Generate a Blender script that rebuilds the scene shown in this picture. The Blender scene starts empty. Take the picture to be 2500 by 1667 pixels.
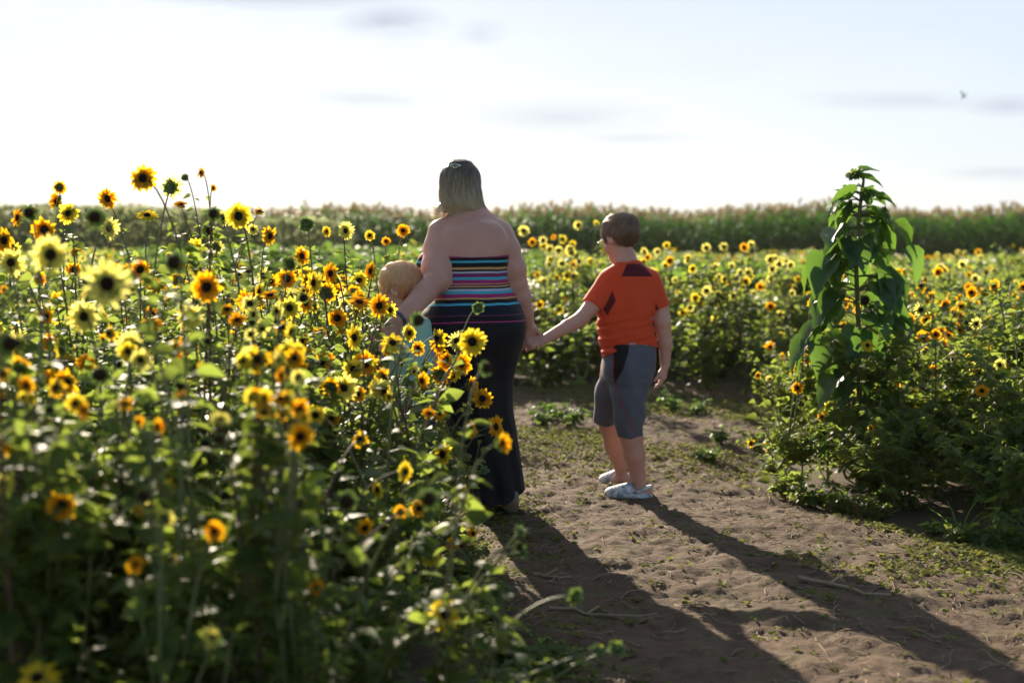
import bpy, math, random
import numpy as np
from mathutils import Vector, Matrix
R = math.radians
random.seed(7)
rng = np.random.default_rng(7)
scene = bpy.context.scene
COL = scene.collection

# ------------------------------------------------------------------ camera
F = 3472.2                       # focal length in photo pixels (50 mm on a 36 mm sensor, 2500 px wide)
PITCH = math.atan((833.5 - 590.0) / F)
CAM = np.array([0.0, 0.0, 1.28])
cd = bpy.data.cameras.new('camera')
cam = bpy.data.objects.new('camera', cd)
COL.objects.link(cam)
cam.location = CAM
cam.rotation_euler = (R(90) - PITCH, 0, 0)
cd.lens = 50
cd.sensor_width = 36
cd.clip_end = 6000
cd.clip_start = 0.05
cd.dof.use_dof = True
cd.dof.focus_distance = 5.9
cd.dof.aperture_fstop = 2.2
scene.camera = cam


def at(px, py, Y):
    """point at depth Y (metres ahead of the camera) seen at photo pixel px, py (2500 px wide photo)"""
    u = (px - 1250) / F
    v = (833.5 - py) / F
    d = np.array([u, math.cos(PITCH) + v * math.sin(PITCH), -math.sin(PITCH) + v * math.cos(PITCH)])
    return CAM + d * (Y / d[1])


# ------------------------------------------------------------------ light
SUN_EL, SUN_AZ = R(21), R(-16.5)     # ahead of the camera, a little to the left
SKY = 0.05
scene.view_settings.view_transform = 'Standard'
scene.view_settings.look = 'None'
scene.view_settings.gamma = 1
scene.view_settings.exposure = 1.5
scene.cycles.use_denoising = True
scene.cycles.max_bounces = 8
scene.cycles.transmission_bounces = 5
scene.cycles.transparent_max_bounces = 8
scene.cycles.sample_clamp_indirect = 6
scene.cycles.caustics_reflective = False
scene.cycles.caustics_refractive = False
try:
    scene.cycles.denoiser = 'OPENIMAGEDENOISE'
except Exception:
    pass

sd = Vector((math.sin(SUN_AZ) * math.cos(SUN_EL), math.cos(SUN_AZ) * math.cos(SUN_EL), math.sin(SUN_EL)))
sl = bpy.data.lights.new('sun', 'SUN')
sl.energy = 4.2
sl.angle = R(0.5)
sl.color = (1.0, 0.86, 0.66)
sun = bpy.data.objects.new('sun', sl)
COL.objects.link(sun)
sun.rotation_euler = sd.to_track_quat('Z', 'Y').to_euler()
sun.location = (-3, 10, 8)

world = bpy.data.worlds.new('World')
scene.world = world
world.use_nodes = True
wt = world.node_tree
wt.nodes.clear()


class NT:
    """small node-tree writer"""
    def __init__(s, tree):
        s.t = tree

    def n(s, typ, ins=None, **kw):
        nd = s.t.nodes.new(typ)
        for k, v in kw.items():
            setattr(nd, k, v)
        for k, v in (ins or {}).items():
            if isinstance(v, bpy.types.NodeSocket):
                s.t.links.new(v, nd.inputs[k])
            else:
                nd.inputs[k].default_value = v
        return nd

    def m(s, op, a, b=None, c=None, clamp=False):
        nd = s.t.nodes.new('ShaderNodeMath')
        nd.operation = op
        nd.use_clamp = clamp
        for i, v in enumerate((a, b, c)):
            if v is None:
                continue
            if isinstance(v, bpy.types.NodeSocket):
                s.t.links.new(v, nd.inputs[i])
            else:
                nd.inputs[i].default_value = v
        return nd.outputs[0]

    def mix(s, fac, a, b, blend='MIX'):
        nd = s.t.nodes.new('ShaderNodeMix')
        nd.data_type = 'RGBA'
        nd.blend_type = blend
        for i, v in ((0, fac), (6, a), (7, b)):
            if isinstance(v, bpy.types.NodeSocket):
                s.t.links.new(v, nd.inputs[i])
            else:
                nd.inputs[i].default_value = v if i == 0 or len(v) == 4 else (*v, 1)
        return nd.outputs[2]

    def ramp(s, fac, stops, interp='LINEAR'):
        nd = s.t.nodes.new('ShaderNodeValToRGB')
        cr = nd.color_ramp
        cr.interpolation = interp
        while len(cr.elements) < len(stops):
            cr.elements.new(0.5)
        for e, (p, c) in zip(cr.elements, stops):
            e.position = p
            e.color = c if len(c) == 4 else (*c, 1)
        if isinstance(fac, bpy.types.NodeSocket):
            s.t.links.new(fac, nd.inputs[0])
        return nd.outputs[0]

    def noise(s, vec, scale, detail=3, rough=0.55):
        nd = s.n('ShaderNodeTexNoise', {'Scale': scale, 'Detail': detail, 'Roughness': rough})
        if vec is not None:
            s.t.links.new(vec, nd.inputs['Vector'])
        return nd.outputs[0]


w = NT(wt)
sky = w.n('ShaderNodeTexSky', sky_type='NISHITA', sun_disc=False, sun_elevation=SUN_EL, sun_rotation=SUN_AZ,
          altitude=200, air_density=1.0, dust_density=0.3, ozone_density=1.0)
tc = w.n('ShaderNodeTexCoord')
sep = w.n('ShaderNodeSeparateXYZ', {0: tc.outputs['Generated']})
yy = w.m('MAXIMUM', w.m('ABSOLUTE', sep.outputs[1]), 0.05)
ax = w.m('DIVIDE', sep.outputs[0], yy)
el = w.m('DIVIDE', sep.outputs[2], yy)
cv = w.n('ShaderNodeCombineXYZ', {0: ax, 1: w.m('MULTIPLY', el, 4.0), 2: 0.3}).outputs[0]
veil = w.m('MULTIPLY', w.m('SUBTRACT', w.noise(cv, 2.2, 6, 0.62), 0.30), 2.6, clamp=True)
low = w.m('SUBTRACT', 1.0, w.m('MULTIPLY', w.m('MAXIMUM', el, 0.0), 2.2), clamp=True)
veil = w.m('MAXIMUM', w.m('MULTIPLY', veil, 0.62), w.m('MULTIPLY', low, 0.55))
dt = w.n('ShaderNodeVectorMath', {0: tc.outputs['Generated'], 1: tuple(sd)}, operation='DOT_PRODUCT').outputs['Value']
front = w.m('MULTIPLY', w.m('SUBTRACT', dt, .25), 2.2, clamp=True)
veil = w.m('MULTIPLY', w.m('ADD', w.m('MULTIPLY', veil, .28), .72, clamp=True), front)
high = w.m('MULTIPLY', w.m('SUBTRACT', w.m('ADD', el, w.m('MULTIPLY', w.m('ABSOLUTE', w.m('SUBTRACT', ax, -.03)), .22)), w.m('MULTIPLY', w.noise(cv, 3.1, 6, .62), .14)), 7.0, clamp=True)
white = w.mix(high, (6.7, 6.8, 6.95), (5.6, 6.1, 6.85))
thin = w.mix(veil, sky.outputs[0], white)       # thin bright cloud veil over the blue, on the sunny side
# the grey blue cloud patches, each at its own direction in the sky
grey = None
for (px, py, wx, wy, s) in ((690, -10, 330, 42, 1.0), (960, 62, 120, 40, .95), (1180, 88, 60, 30, .55), (900, 245, 200, 28, .45),
                            (1370, 290, 260, 42, .5), (1540, 340, 170, 16, .4), (2210, 250, 260, 24, .5), (2450, 262, 110, 26, .75),
                            (2450, 425, 150, 18, .55), (1450, 408, 130, 14, .3), (2050, 240, 120, 12, .35)):
    a0, e0 = (px - 1250) / F, (590 - py) / F
    dx = w.m('DIVIDE', w.m('SUBTRACT', ax, a0), wx / F)
    dy = w.m('DIVIDE', w.m('SUBTRACT', el, e0), wy / F)
    r2 = w.m('SQRT', w.m('ADD', w.m('MULTIPLY', dx, dx), w.m('MULTIPLY', dy, dy)))
    e_ = w.m('MULTIPLY', w.m('SUBTRACT', 1.25, r2), s * .85, clamp=True)
    grey = e_ if grey is None else w.m('MAXIMUM', grey, e_)
nz = w.noise(cv, 13.0, 5, 0.6)
grey = w.m('MULTIPLY', grey, w.m('MULTIPLY', w.m('SUBTRACT', nz, 0.26), 4.5, clamp=True), clamp=True)
cloudy = w.mix(grey, thin, (4.35, 4.75, 5.6))
bg = w.n('ShaderNodeBackground', {'Color': cloudy, 'Strength': SKY})
wo = w.n('ShaderNodeOutputWorld', {'Surface': bg.outputs[0]})


# ------------------------------------------------------------------ objects
def tag(o, label=None, cat=None, group=None, kind=None):
    if label: o['label'] = label
    if cat: o['category'] = cat
    if group: o['group'] = group
    if kind: o['kind'] = kind
    return o


def empty(name, loc):
    o = bpy.data.objects.new(name, None)
    o.location = [float(c) for c in loc]
    o.empty_display_size = 0.1
    COL.objects.link(o)
    return o


def link(name, me, parent=None, loc=(0, 0, 0)):
    o = bpy.data.objects.new(name, me)
    o.location = [float(c) for c in loc]
    COL.objects.link(o)
    if parent is not None:
        o.parent = parent
    return o


def mesh(name, V, faces, mats, fm=None, smooth=True, tint=None):
    """V (n,3); faces list of arrays (k,3) or (k,4); fm list of material index arrays"""
    me = bpy.data.meshes.new(name)
    V = np.asarray(V, np.float32)
    faces = [np.asarray(f, np.int32) for f in faces if len(f)]
    me.vertices.add(len(V))
    me.vertices.foreach_set('co', V.ravel())
    li = np.concatenate([f.ravel() for f in faces])
    tot = np.concatenate([np.full(len(f), f.shape[1], np.int32) for f in faces])
    st = np.concatenate([[0], np.cumsum(tot)[:-1]]).astype(np.int32)
    me.loops.add(len(li))
    me.loops.foreach_set('vertex_index', li)
    me.polygons.add(len(tot))
    me.polygons.foreach_set('loop_start', st)
    me.polygons.foreach_set('loop_total', tot)
    if fm is not None:
        me.polygons.foreach_set('material_index', np.asarray(fm, np.int32))
    me.polygons.foreach_set('use_smooth', np.full(len(tot), bool(smooth)))
    for m in mats:
        me.materials.append(m)
    if tint is not None:
        at_ = me.attributes.new('tint', 'FLOAT', 'POINT')
        at_.data.foreach_set('value', np.asarray(tint, np.float32))
    me.update(calc_edges=True)
    me.validate()
    return me


class Bag:
    """collects pieces of geometry (verts, quads, tris, material, tint) into one mesh"""
    def __init__(s):
        s.V, s.Q, s.T, s.qm, s.tm, s.ti, s.n = [], [], [], [], [], [], 0

    def add(s, V, Q=None, T=None, m=0, tint=0.5):
        V = np.asarray(V, float).reshape(-1, 3)
        if Q is not None and len(Q):
            Q = np.asarray(Q).reshape(-1, 4)
            s.Q.append(Q + s.n)
            s.qm.append(np.full(len(Q), m) if np.isscalar(m) else m[0])
        if T is not None and len(T):
            T = np.asarray(T).reshape(-1, 3)
            s.T.append(T + s.n)
            s.tm.append(np.full(len(T), m) if np.isscalar(m) else m[1])
        s.V.append(V)
        s.ti.append(np.full(len(V), tint) if np.isscalar(tint) else np.asarray(tint))
        s.n += len(V)

    def mesh(s, name, mats, smooth=True):
        fs, fm = [], []
        if s.Q:
            fs.append(np.concatenate(s.Q)); fm.append(np.concatenate(s.qm))
        if s.T:
            fs.append(np.concatenate(s.T)); fm.append(np.concatenate(s.tm))
        return mesh(name, np.concatenate(s.V), fs, mats, np.concatenate(fm), smooth, np.concatenate(s.ti))


def norm(v):
    v = np.asarray(v, float)
    return v / np.maximum(np.linalg.norm(v, axis=-1, keepdims=True), 1e-9)


def tube(bag, P, rad, sides=5, m=0, tint=0.5, cap=True):
    P = np.asarray(P, float)
    n = len(P)
    rad = np.broadcast_to(rad, n)
    T = norm(np.gradient(P, axis=0))
    up = np.array([0.13, 0.31, 0.94]) if abs(T[0][2]) < 0.9 else np.array([1.0, 0.1, 0])
    A = norm(np.cross(T, up))
    B = np.cross(T, A)
    a = np.arange(sides) * 2 * math.pi / sides
    V = P[:, None] + rad[:, None, None] * (np.cos(a)[None, :, None] * A[:, None] + np.sin(a)[None, :, None] * B[:, None])
    i = np.arange(n - 1)[:, None] * sides
    j = np.arange(sides)[None]
    k = (j + 1) % sides
    Q = np.stack([i + j, i + k, i + sides + k, i + sides + j], -1).reshape(-1, 4)
    V = V.reshape(-1, 3)
    Tn = None
    if cap:
        V = np.concatenate([V, P[-1:] + T[-1:] * rad[-1] * .6])
        b = (n - 1) * sides
        Tn = [[b + q, b + (q + 1) % sides, n * sides] for q in range(sides)]
    bag.add(V, Q, Tn, m, tint)


def bez(p0, p1, p2, n=8):
    t = np.linspace(0, 1, n)[:, None]
    return (1 - t) ** 2 * np.asarray(p0) + 2 * t * (1 - t) * np.asarray(p1) + t * t * np.asarray(p2)


def vnoise(x, y, seed=0):
    """smooth 2D value noise, vectorised"""
    xi, yi = np.floor(x).astype(np.int64), np.floor(y).astype(np.int64)
    fx, fy = x - xi, y - yi
    fx, fy = fx * fx * (3 - 2 * fx), fy * fy * (3 - 2 * fy)

    def h(a, b):
        n_ = (a * 374761393 + b * 668265263 + seed * 1442695041) & 0xffffffff
        n_ = ((n_ ^ (n_ >> 13)) * 1274126177) & 0xffffffff
        return ((n_ ^ (n_ >> 16)) & 0xffff) / 65535.0
    a, b, c, d = h(xi, yi), h(xi + 1, yi), h(xi, yi + 1), h(xi + 1, yi + 1)
    return (a * (1 - fx) + b * fx) * (1 - fy) + (c * (1 - fx) + d * fx) * fy


def fbm(x, y, octs, seed=0, gain=.5):
    s, a, t = 0, 1.0, 0
    for o in range(octs):
        s = s + a * vnoise(x * 2 ** o, y * 2 ** o, seed + o * 17)
        t += a
        a *= gain
    return s / t


def ground_h(x, y):
    """large undulation of the ground (metres)"""
    near = np.clip(1 - np.abs(y - 6.5) / 3, 0, 1)
    return (fbm(np.asarray(x) * .45 + 5, np.asarray(y) * .45, 3, 3) - .5) * (.09 - .05 * near)


# ------------------------------------------------------------------ materials
def mat(name):
    m = bpy.data.materials.new(name)
    m.use_nodes = True
    m.node_tree.nodes.clear()
    return m, NT(m.node_tree)


def out(t, sh, disp=None):
    o = t.n('ShaderNodeOutputMaterial', {'Surface': sh})
    return o


def plain(name, col, rough=.6, spec=.5, bump=None, var=0.0, sss=0, metal=0, coat=0):
    m, t = mat(name)
    c = col
    if var:
        tcn = t.n('ShaderNodeTexCoord')
        nz_ = t.noise(tcn.outputs['Object'], 9, 4)
        c = t.mix(nz_, tuple(v * (1 - var) for v in col), tuple(min(1, v * (1 + var)) for v in col))
    p = t.n('ShaderNodeBsdfPrincipled', {'Base Color': c if not isinstance(c, tuple) else (*c, 1), 'Roughness': rough,
                                         'Specular IOR Level': spec, 'Metallic': metal, 'Coat Weight': coat})
    if sss:
        p.inputs['Subsurface Weight'].default_value = sss
        p.inputs['Subsurface Radius'].default_value = (0.03, 0.012, 0.006)
        p.inputs['Subsurface Scale'].default_value = 0.5
    if bump:
        tcn = t.n('ShaderNodeTexCoord')
        b = t.n('ShaderNodeBump', {'Height': t.noise(tcn.outputs['Object'], bump[0], 4, .6), 'Strength': bump[1], 'Distance': .01})
        t.t.links.new(b.outputs[0], p.inputs['Normal'])
    out(t, p.outputs[0])
    return m


def leafy(name, dark, light, trans, tw=.45, rough=.38, spec=.5, nscale=18):
    """thin leaf or petal: reflects and lets light through; colour varies with the tint attribute"""
    m, t = mat(name)
    a = t.n('ShaderNodeAttribute', attribute_name='tint')
    oi = t.n('ShaderNodeObjectInfo')
    tcn = t.n('ShaderNodeTexCoord')
    f = t.m('ADD', t.m('MULTIPLY', a.outputs['Fac'], .75), t.m('MULTIPLY', oi.outputs['Random'], .2), clamp=True)
    f = t.m('ADD', f, t.m('MULTIPLY', t.m('SUBTRACT', t.noise(tcn.outputs['Object'], nscale, 2), .5), .5), clamp=True)
    c = t.mix(f, dark, light)
    p = t.n('ShaderNodeBsdfPrincipled', {'Base Color': c, 'Roughness': rough, 'Specular IOR Level': spec})
    tr = t.n('ShaderNodeBsdfTranslucent', {'Color': t.mix(f, tuple(v * .8 for v in trans), trans)})
    mx = t.n('ShaderNodeMixShader', {0: tw, 1: p.outputs[0], 2: tr.outputs[0]})
    out(t, mx.outputs[0])
    return m


M = {}
M['leaf'] = leafy('sunflower_leaf', (.045, .080, .026), (.135, .175, .052), (.40, .52, .075), .48, .52, .16)
M['leaf_far'] = leafy('far_leaf', (.06, .10, .035), (.15, .19, .06), (.38, .48, .10), .46, .5, .3)
M['leaf_glare'] = leafy('glare_leaf', (.11, .14, .08), (.22, .25, .14), (.42, .48, .22), .5, .6, .2)  # glare over the left skyline weeds is put into this paler green
M['leaf_lush'] = leafy('lush_leaf', (.04, .085, .025), (.09, .15, .045), (.24, .40, .06), .42, .55, .2)
M['leaf_giant'] = leafy('broad_leaf', (.028, .07, .02), (.06, .12, .035), (.22, .42, .05), .40, .38, .5, 7)
M['stem'] = leafy('stem_green', (.09, .11, .04), (.20, .22, .09), (.30, .32, .10), .15, .55, .4)
M['stem_red'] = leafy('stem_brown', (.09, .05, .03), (.15, .10, .06), (.2, .12, .06), .1, .6, .3)
M['orange'] = leafy('petal_orange', (.90, .37, .006), (.98, .54, .010), (1.0, .56, .010), .70, .55, .25, 30)
M['yellow'] = leafy('petal_yellow', (.92, .62, .02), (.97, .74, .04), (1.0, .80, .06), .68, .55, .25, 30)
M['pale'] = leafy('petal_pale', (.90, .78, .12), (.95, .86, .26), (1.0, .90, .22), .66, .55, .25, 30)
M['disc'] = plain('flower_disc', (.022, .010, .007), .85, .15, (260, .9), .5)
M['disc_brown'] = plain('seed_head', (.05, .028, .014), .9, .15, (260, .9), .5)
M['bract'] = leafy('bract_green', (.05, .10, .03), (.12, .18, .06), (.25, .38, .08), .3, .5, .4)
M['corn'] = leafy('corn_leaf', (.018, .066, .010), (.045, .125, .02), (.16, .42, .03), .34, .5, .12, 3)
M['tassel'] = leafy('corn_tassel', (.24, .175, .09), (.36, .28, .15), (.40, .31, .15), .35, .7, .2, 5)


# ------------------------------------------------------------------ smooth solid modelling (one continuous surface from blended limbs)
class Solid:
    def __init__(s):
        s.items = []

    def add(s, fn, lo, hi, k=.02, op='u'):
        s.items.append((fn, np.asarray(lo, float), np.asarray(hi, float), k, op))
        return s

    def cone(s, a, b, ra, rb, k=.02, cut=None, op='u'):
        a, b = np.asarray(a, float), np.asarray(b, float)
        ba = b - a
        L = max(ba @ ba, 1e-9)

        def fn(x, y, z):
            px, py, pz = x - a[0], y - a[1], z - a[2]
            t = np.clip((px * ba[0] + py * ba[1] + pz * ba[2]) / L, 0, 1)
            d = np.sqrt((px - t * ba[0]) ** 2 + (py - t * ba[1]) ** 2 + (pz - t * ba[2]) ** 2) - (ra + t * (rb - ra))
            if cut is not None:
                dirn = ba / math.sqrt(L)
                d = np.maximum(d, (x - b[0]) * dirn[0] + (y - b[1]) * dirn[1] + (z - b[2]) * dirn[2] - cut)
            return d
        r = max(ra, rb)
        return s.add(fn, np.minimum(a, b) - r, np.maximum(a, b) + r, k, op)

    def chain(s, pts, rad, k=.02, k0=None):
        for i in range(len(pts) - 1):
            s.cone(pts[i], pts[i + 1], rad[i], rad[i + 1], k if i or k0 is None else k0)
        return s

    def ell(s, c, r, rot=None, k=.02, op='u'):
        c = np.asarray(c, float)
        r = np.asarray(r, float)
        Rm = np.eye(3) if rot is None else np.asarray(rot, float)

        def fn(x, y, z):
            px, py, pz = x - c[0], y - c[1], z - c[2]
            q = [(Rm[0, i] * px + Rm[1, i] * py + Rm[2, i] * pz) for i in range(3)]
            k0 = np.sqrt(sum((q[i] / r[i]) ** 2 for i in range(3)))
            k1 = np.sqrt(sum((q[i] / r[i] ** 2) ** 2 for i in range(3)))
            return k0 * (k0 - 1) / np.maximum(k1, 1e-6)
        m = r.max()
        return s.add(fn, c - m, c + m, k, op)

    def loft(s, rows, k=.03, grow=0.0, zcut=None, fold=None, expo=2.0):
        """rows: (z, cx, cy, rx, ry) top to bottom or bottom to top"""
        A = np.array(sorted([tuple(r) for r in rows]), float)
        zz = np.linspace(A[0, 0], A[-1, 0], 200)
        T = [np.interp(zz, A[:, 0], A[:, i]) for i in range(1, 5)]
        wdw = np.hanning(23); wdw /= wdw.sum()
        T = [np.convolve(np.pad(t, 11, mode='edge'), wdw, 'valid') for t in T]
        z0, z1 = A[0, 0] - grow, A[-1, 0] + grow

        def fn(x, y, z):
            cx, cy, rx, ry = [np.interp(z, zz, t) for t in T]
            rx, ry = rx + grow, ry + grow
            dx, dy = x - cx, y - cy
            q = (np.abs(dx / rx) ** expo + np.abs(dy / ry) ** expo) ** (1 / expo)
            g = np.sqrt((dx / rx ** 2) ** 2 + (dy / ry ** 2) ** 2)
            d = q * (q - 1) / np.maximum(g, 1e-5)
            d = np.where(q < .3, -np.minimum(rx, ry) * (1 - q), d)
            if fold is not None:
                d = d + fold(x, y, z, np.arctan2(dy / ry, dx / rx))
            d = np.maximum(d, np.maximum(z - z1, z0 - z))
            if zcut is not None:
                d = np.maximum(d, zcut(x, y, z))
            return d
        mx = max(A[:, 3].max(), A[:, 4].max()) + grow + .02
        return s.add(fn, (A[:, 1].min() - mx, A[:, 2].min() - mx, z0), (A[:, 1].max() + mx, A[:, 2].max() + mx, z1), k)

    @staticmethod
    def comb(a, b, k, op):
        if op == 'u':
            h = np.maximum(k - np.abs(a - b), 0) / k
            return np.minimum(a, b) - h * h * k * .25
        if op == 's':
            b = -b
            h = np.maximum(k - np.abs(a - b), 0) / k
            return np.maximum(a, b) + h * h * k * .25
        if op == 'i':
            return np.maximum(a, b)

    def ev(s, P):
        x, y, z = P[:, 0], P[:, 1], P[:, 2]
        f = np.full(len(P), 1.0)
        for fn, lo, hi, k, op in s.items:
            f = s.comb(f, fn(x, y, z), k, op)
        return f

    def grad(s, P, e=.004):
        g = np.stack([s.ev(P + np.eye(3)[i] * e) - s.ev(P - np.eye(3)[i] * e) for i in range(3)], 1)
        return norm(g)

    def surf(s, h=.005, post=None):
        lo = np.min([i[1] for i in s.items if i[4] == 'u'], 0) - .03
        hi = np.max([i[2] for i in s.items if i[4] == 'u'], 0) + .03
        n = np.ceil((hi - lo) / h).astype(int) + 1
        X = [(lo[i] + np.arange(n[i]) * h).astype(np.float32) for i in range(3)]
        Fd = np.full(n, 1.0, np.float32)
        for fn, l, u, k, op in s.items:
            mg = k + .02
            a = np.clip(np.floor((l - mg - lo) / h).astype(int), 0, n)
            b = np.clip(np.ceil((u + mg - lo) / h).astype(int) + 1, 0, n)
            if (b <= a).any():
                continue
            sl_ = tuple(slice(a[i], b[i]) for i in range(3))
            d = fn(X[0][sl_[0]][:, None, None], X[1][sl_[1]][None, :, None], X[2][sl_[2]][None, None, :])
            Fd[sl_] = s.comb(Fd[sl_], d, k, op)
        if post is not None:
            Fd = post(Fd, X[0][:, None, None], X[1][None, :, None], X[2][None, None, :])
        return nets(Fd, lo, h)


def nets(Fd, lo, h):
    """surface nets on a distance grid -> verts, quads"""
    ins = Fd < 0
    n = np.array(Fd.shape)
    cnt = np.zeros(n - 1, np.int8)
    offs = [(i, j, k) for i in (0, 1) for j in (0, 1) for k in (0, 1)]
    for o in offs:
        cnt += ins[o[0]:n[0] - 1 + o[0], o[1]:n[1] - 1 + o[1], o[2]:n[2] - 1 + o[2]]
    C = np.argwhere((cnt > 0) & (cnt < 8))
    idx = np.full(n - 1, -1, np.int32)
    idx[C[:, 0], C[:, 1], C[:, 2]] = np.arange(len(C))
    val = np.stack([Fd[C[:, 0] + o[0], C[:, 1] + o[1], C[:, 2] + o[2]] for o in offs], 1).astype(float)
    acc = np.zeros((len(C), 3))
    m = np.zeros(len(C))
    O = np.array(offs, float)
    for a in range(8):
        for b in range(a + 1, 8):
            if np.abs(O[a] - O[b]).sum() != 1:
                continue
            cr = (val[:, a] < 0) != (val[:, b] < 0)
            dv = val[:, a] - val[:, b]
            t = np.where(cr, val[:, a] / np.where(np.abs(dv) < 1e-12, 1, dv), 0)
            acc += np.where(cr[:, None], O[a] + (O[b] - O[a]) * t[:, None], 0)
            m += cr
    V = lo + (C + acc / m[:, None]) * h
    Q = []
    for ax_ in range(3):
        u_, v_ = (ax_ + 1) % 3, (ax_ + 2) % 3
        s0 = [slice(1, n[i] - 1) for i in range(3)]
        s1 = list(s0)
        s0[ax_] = slice(0, n[ax_] - 1)
        s1[ax_] = slice(1, n[ax_])
        A, B = ins[tuple(s0)], ins[tuple(s1)]
        E = np.argwhere(A != B)
        off = np.ones(3, int)
        off[ax_] = 0
        E2 = E + off
        du, dv_ = np.zeros(3, int), np.zeros(3, int)
        du[u_] = 1
        dv_[v_] = 1
        g = lambda P: idx[P[:, 0], P[:, 1], P[:, 2]]
        q = np.stack([g(E2 - du - dv_), g(E2 - dv_), g(E2), g(E2 - du)], 1)
        flip = ~A[E[:, 0], E[:, 1], E[:, 2]]
        q[flip] = q[flip][:, ::-1]
        Q.append(q)
    Q = np.concatenate(Q)
    Q = Q[(Q >= 0).all(1)]
    return V, Q


def euler(yaw=0, pitch=0, roll=0):
    """columns: right, forward, up of something that looks along +Y; yaw turns it to the left, pitch bows it down"""
    return np.array((Matrix.Rotation(yaw, 3, 'Z') @ Matrix.Rotation(roll, 3, 'Y') @ Matrix.Rotation(-pitch, 3, 'X')))


def add_head(S, c, Rm, sc=1.0, ears=True, k=.016):
    f = lambda *p: c + Rm @ (np.array(p) * sc)
    S.ell(f(0, -.012, .032), np.array([.076, .094, .084]) * sc, Rm, k)
    S.ell(f(0, .034, -.030), np.array([.056, .058, .078]) * sc, Rm, .03)
    S.ell(f(0, .066, -.088), np.array([.026, .022, .020]) * sc, Rm, .03)
    for s_ in (-1, 1):
        S.ell(f(s_ * .036, .062, -.034), np.array([.024, .022, .024]) * sc, Rm, .02)
        S.ell(f(s_ * .031, .101, .002), np.array([.017, .012, .012]) * sc, Rm, .008, 's')
        S.ell(f(s_ * .030, .084, .001), np.array([.013, .012, .011]) * sc, Rm, .004)
        if ears:
            er = Rm @ np.array(Matrix.Rotation(s_ * R(-22), 3, 'Z')) @ np.array(Matrix.Rotation(R(-10), 3, 'X'))
            S.ell(f(s_ * .081, -.006, -.010), np.array([.009, .020, .032]) * sc, er, .006)
            S.ell(f(s_ * .089, -.002, -.008), np.array([.006, .010, .018]) * sc, er, .004, 's')
    S.ell(f(0, .088, .018), np.array([.040, .012, .009]) * sc, Rm, .014)
    S.cone(f(0, .092, .008), f(0, .113, -.026), .006 * sc, .010 * sc, .01)
    S.ell(f(0, .094, -.055), np.array([.022, .009, .006]) * sc, Rm, .005)
    S.ell(f(0, .093, -.065), np.array([.019, .009, .006]) * sc, Rm, .005)


def add_hand(S, wr, d, n, sc, curl, side, thumb=(.5, .75, .35), tcurl=.3, spread=.06):
    d = norm(d)
    n = norm(np.asarray(n, float) - np.dot(n, d) * d)
    s_ = norm(np.cross(d, n)) * side
    wr = np.asarray(wr, float)
    lat = [.030, .010, -.010, -.029]
    ln = [.072, .080, .074, .058]
    kn = [.088, .092, .087, .078]
    for i in range(4):
        k_ = wr + sc * (d * kn[i] + s_ * lat[i])
        S.cone(wr + sc * (d * .012 + s_ * lat[i] * .45), k_, .017 * sc, .0125 * sc, .014 * sc)
        p = k_
        rr = (.0100, .0103, .0098, .0088)[i] * sc
        ang = 0.0
        for j, fr in enumerate((.45, .31, .24)):
            ang += curl[i] * (1.0, 1.15, .7)[j]
            dd = norm(d * math.cos(ang) + n * math.sin(ang) + s_ * spread * (1.5 - i))
            q = p + dd * ln[i] * fr * sc
            S.cone(p, q, rr * (1 - .08 * j), rr * (.93 - .1 * j), .005 * sc if j else .008 * sc)
            p = q
    p = wr + sc * (d * .022 + s_ * .020)
    t0 = norm(d * thumb[0] + s_ * thumb[1] + n * thumb[2])
    for j, (l_, r_) in enumerate(((.046, .0135), (.032, .0112), (.026, .0100))):
        dd = norm(t0 + n * tcurl * j + d * .25 * j)
        q = p + dd * l_ * sc
        S.cone(p, q, (r_ + .001) * sc, r_ * sc, .010 * sc if j == 0 else .005 * sc)
        p = q


def solid_obj(name, S, mats, parent, base, h=.005, post=None, paint=None, tint=None):
    V, Q = S.surf(h, post)
    fm = None
    if paint is not None:
        c = V[Q].mean(1)
        nrm = norm(np.cross(V[Q[:, 2]] - V[Q[:, 0]], V[Q[:, 3]] - V[Q[:, 1]]))
        fm = paint(c, nrm)
    me = mesh(name, V - np.asarray(base), [Q], mats, fm, True, tint(V) if tint else None)
    return link(name, me, parent)


def inpoly(x, y, poly):
    r = np.zeros(len(x), bool)
    n = len(poly)
    for i in range(n):
        x0, y0 = poly[i]
        x1, y1 = poly[(i + 1) % n]
        c = ((y0 > y) != (y1 > y)) & (x < (x1 - x0) * (y - y0) / ((y1 - y0) or 1e-9) + x0)
        r ^= c
    return r


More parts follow.
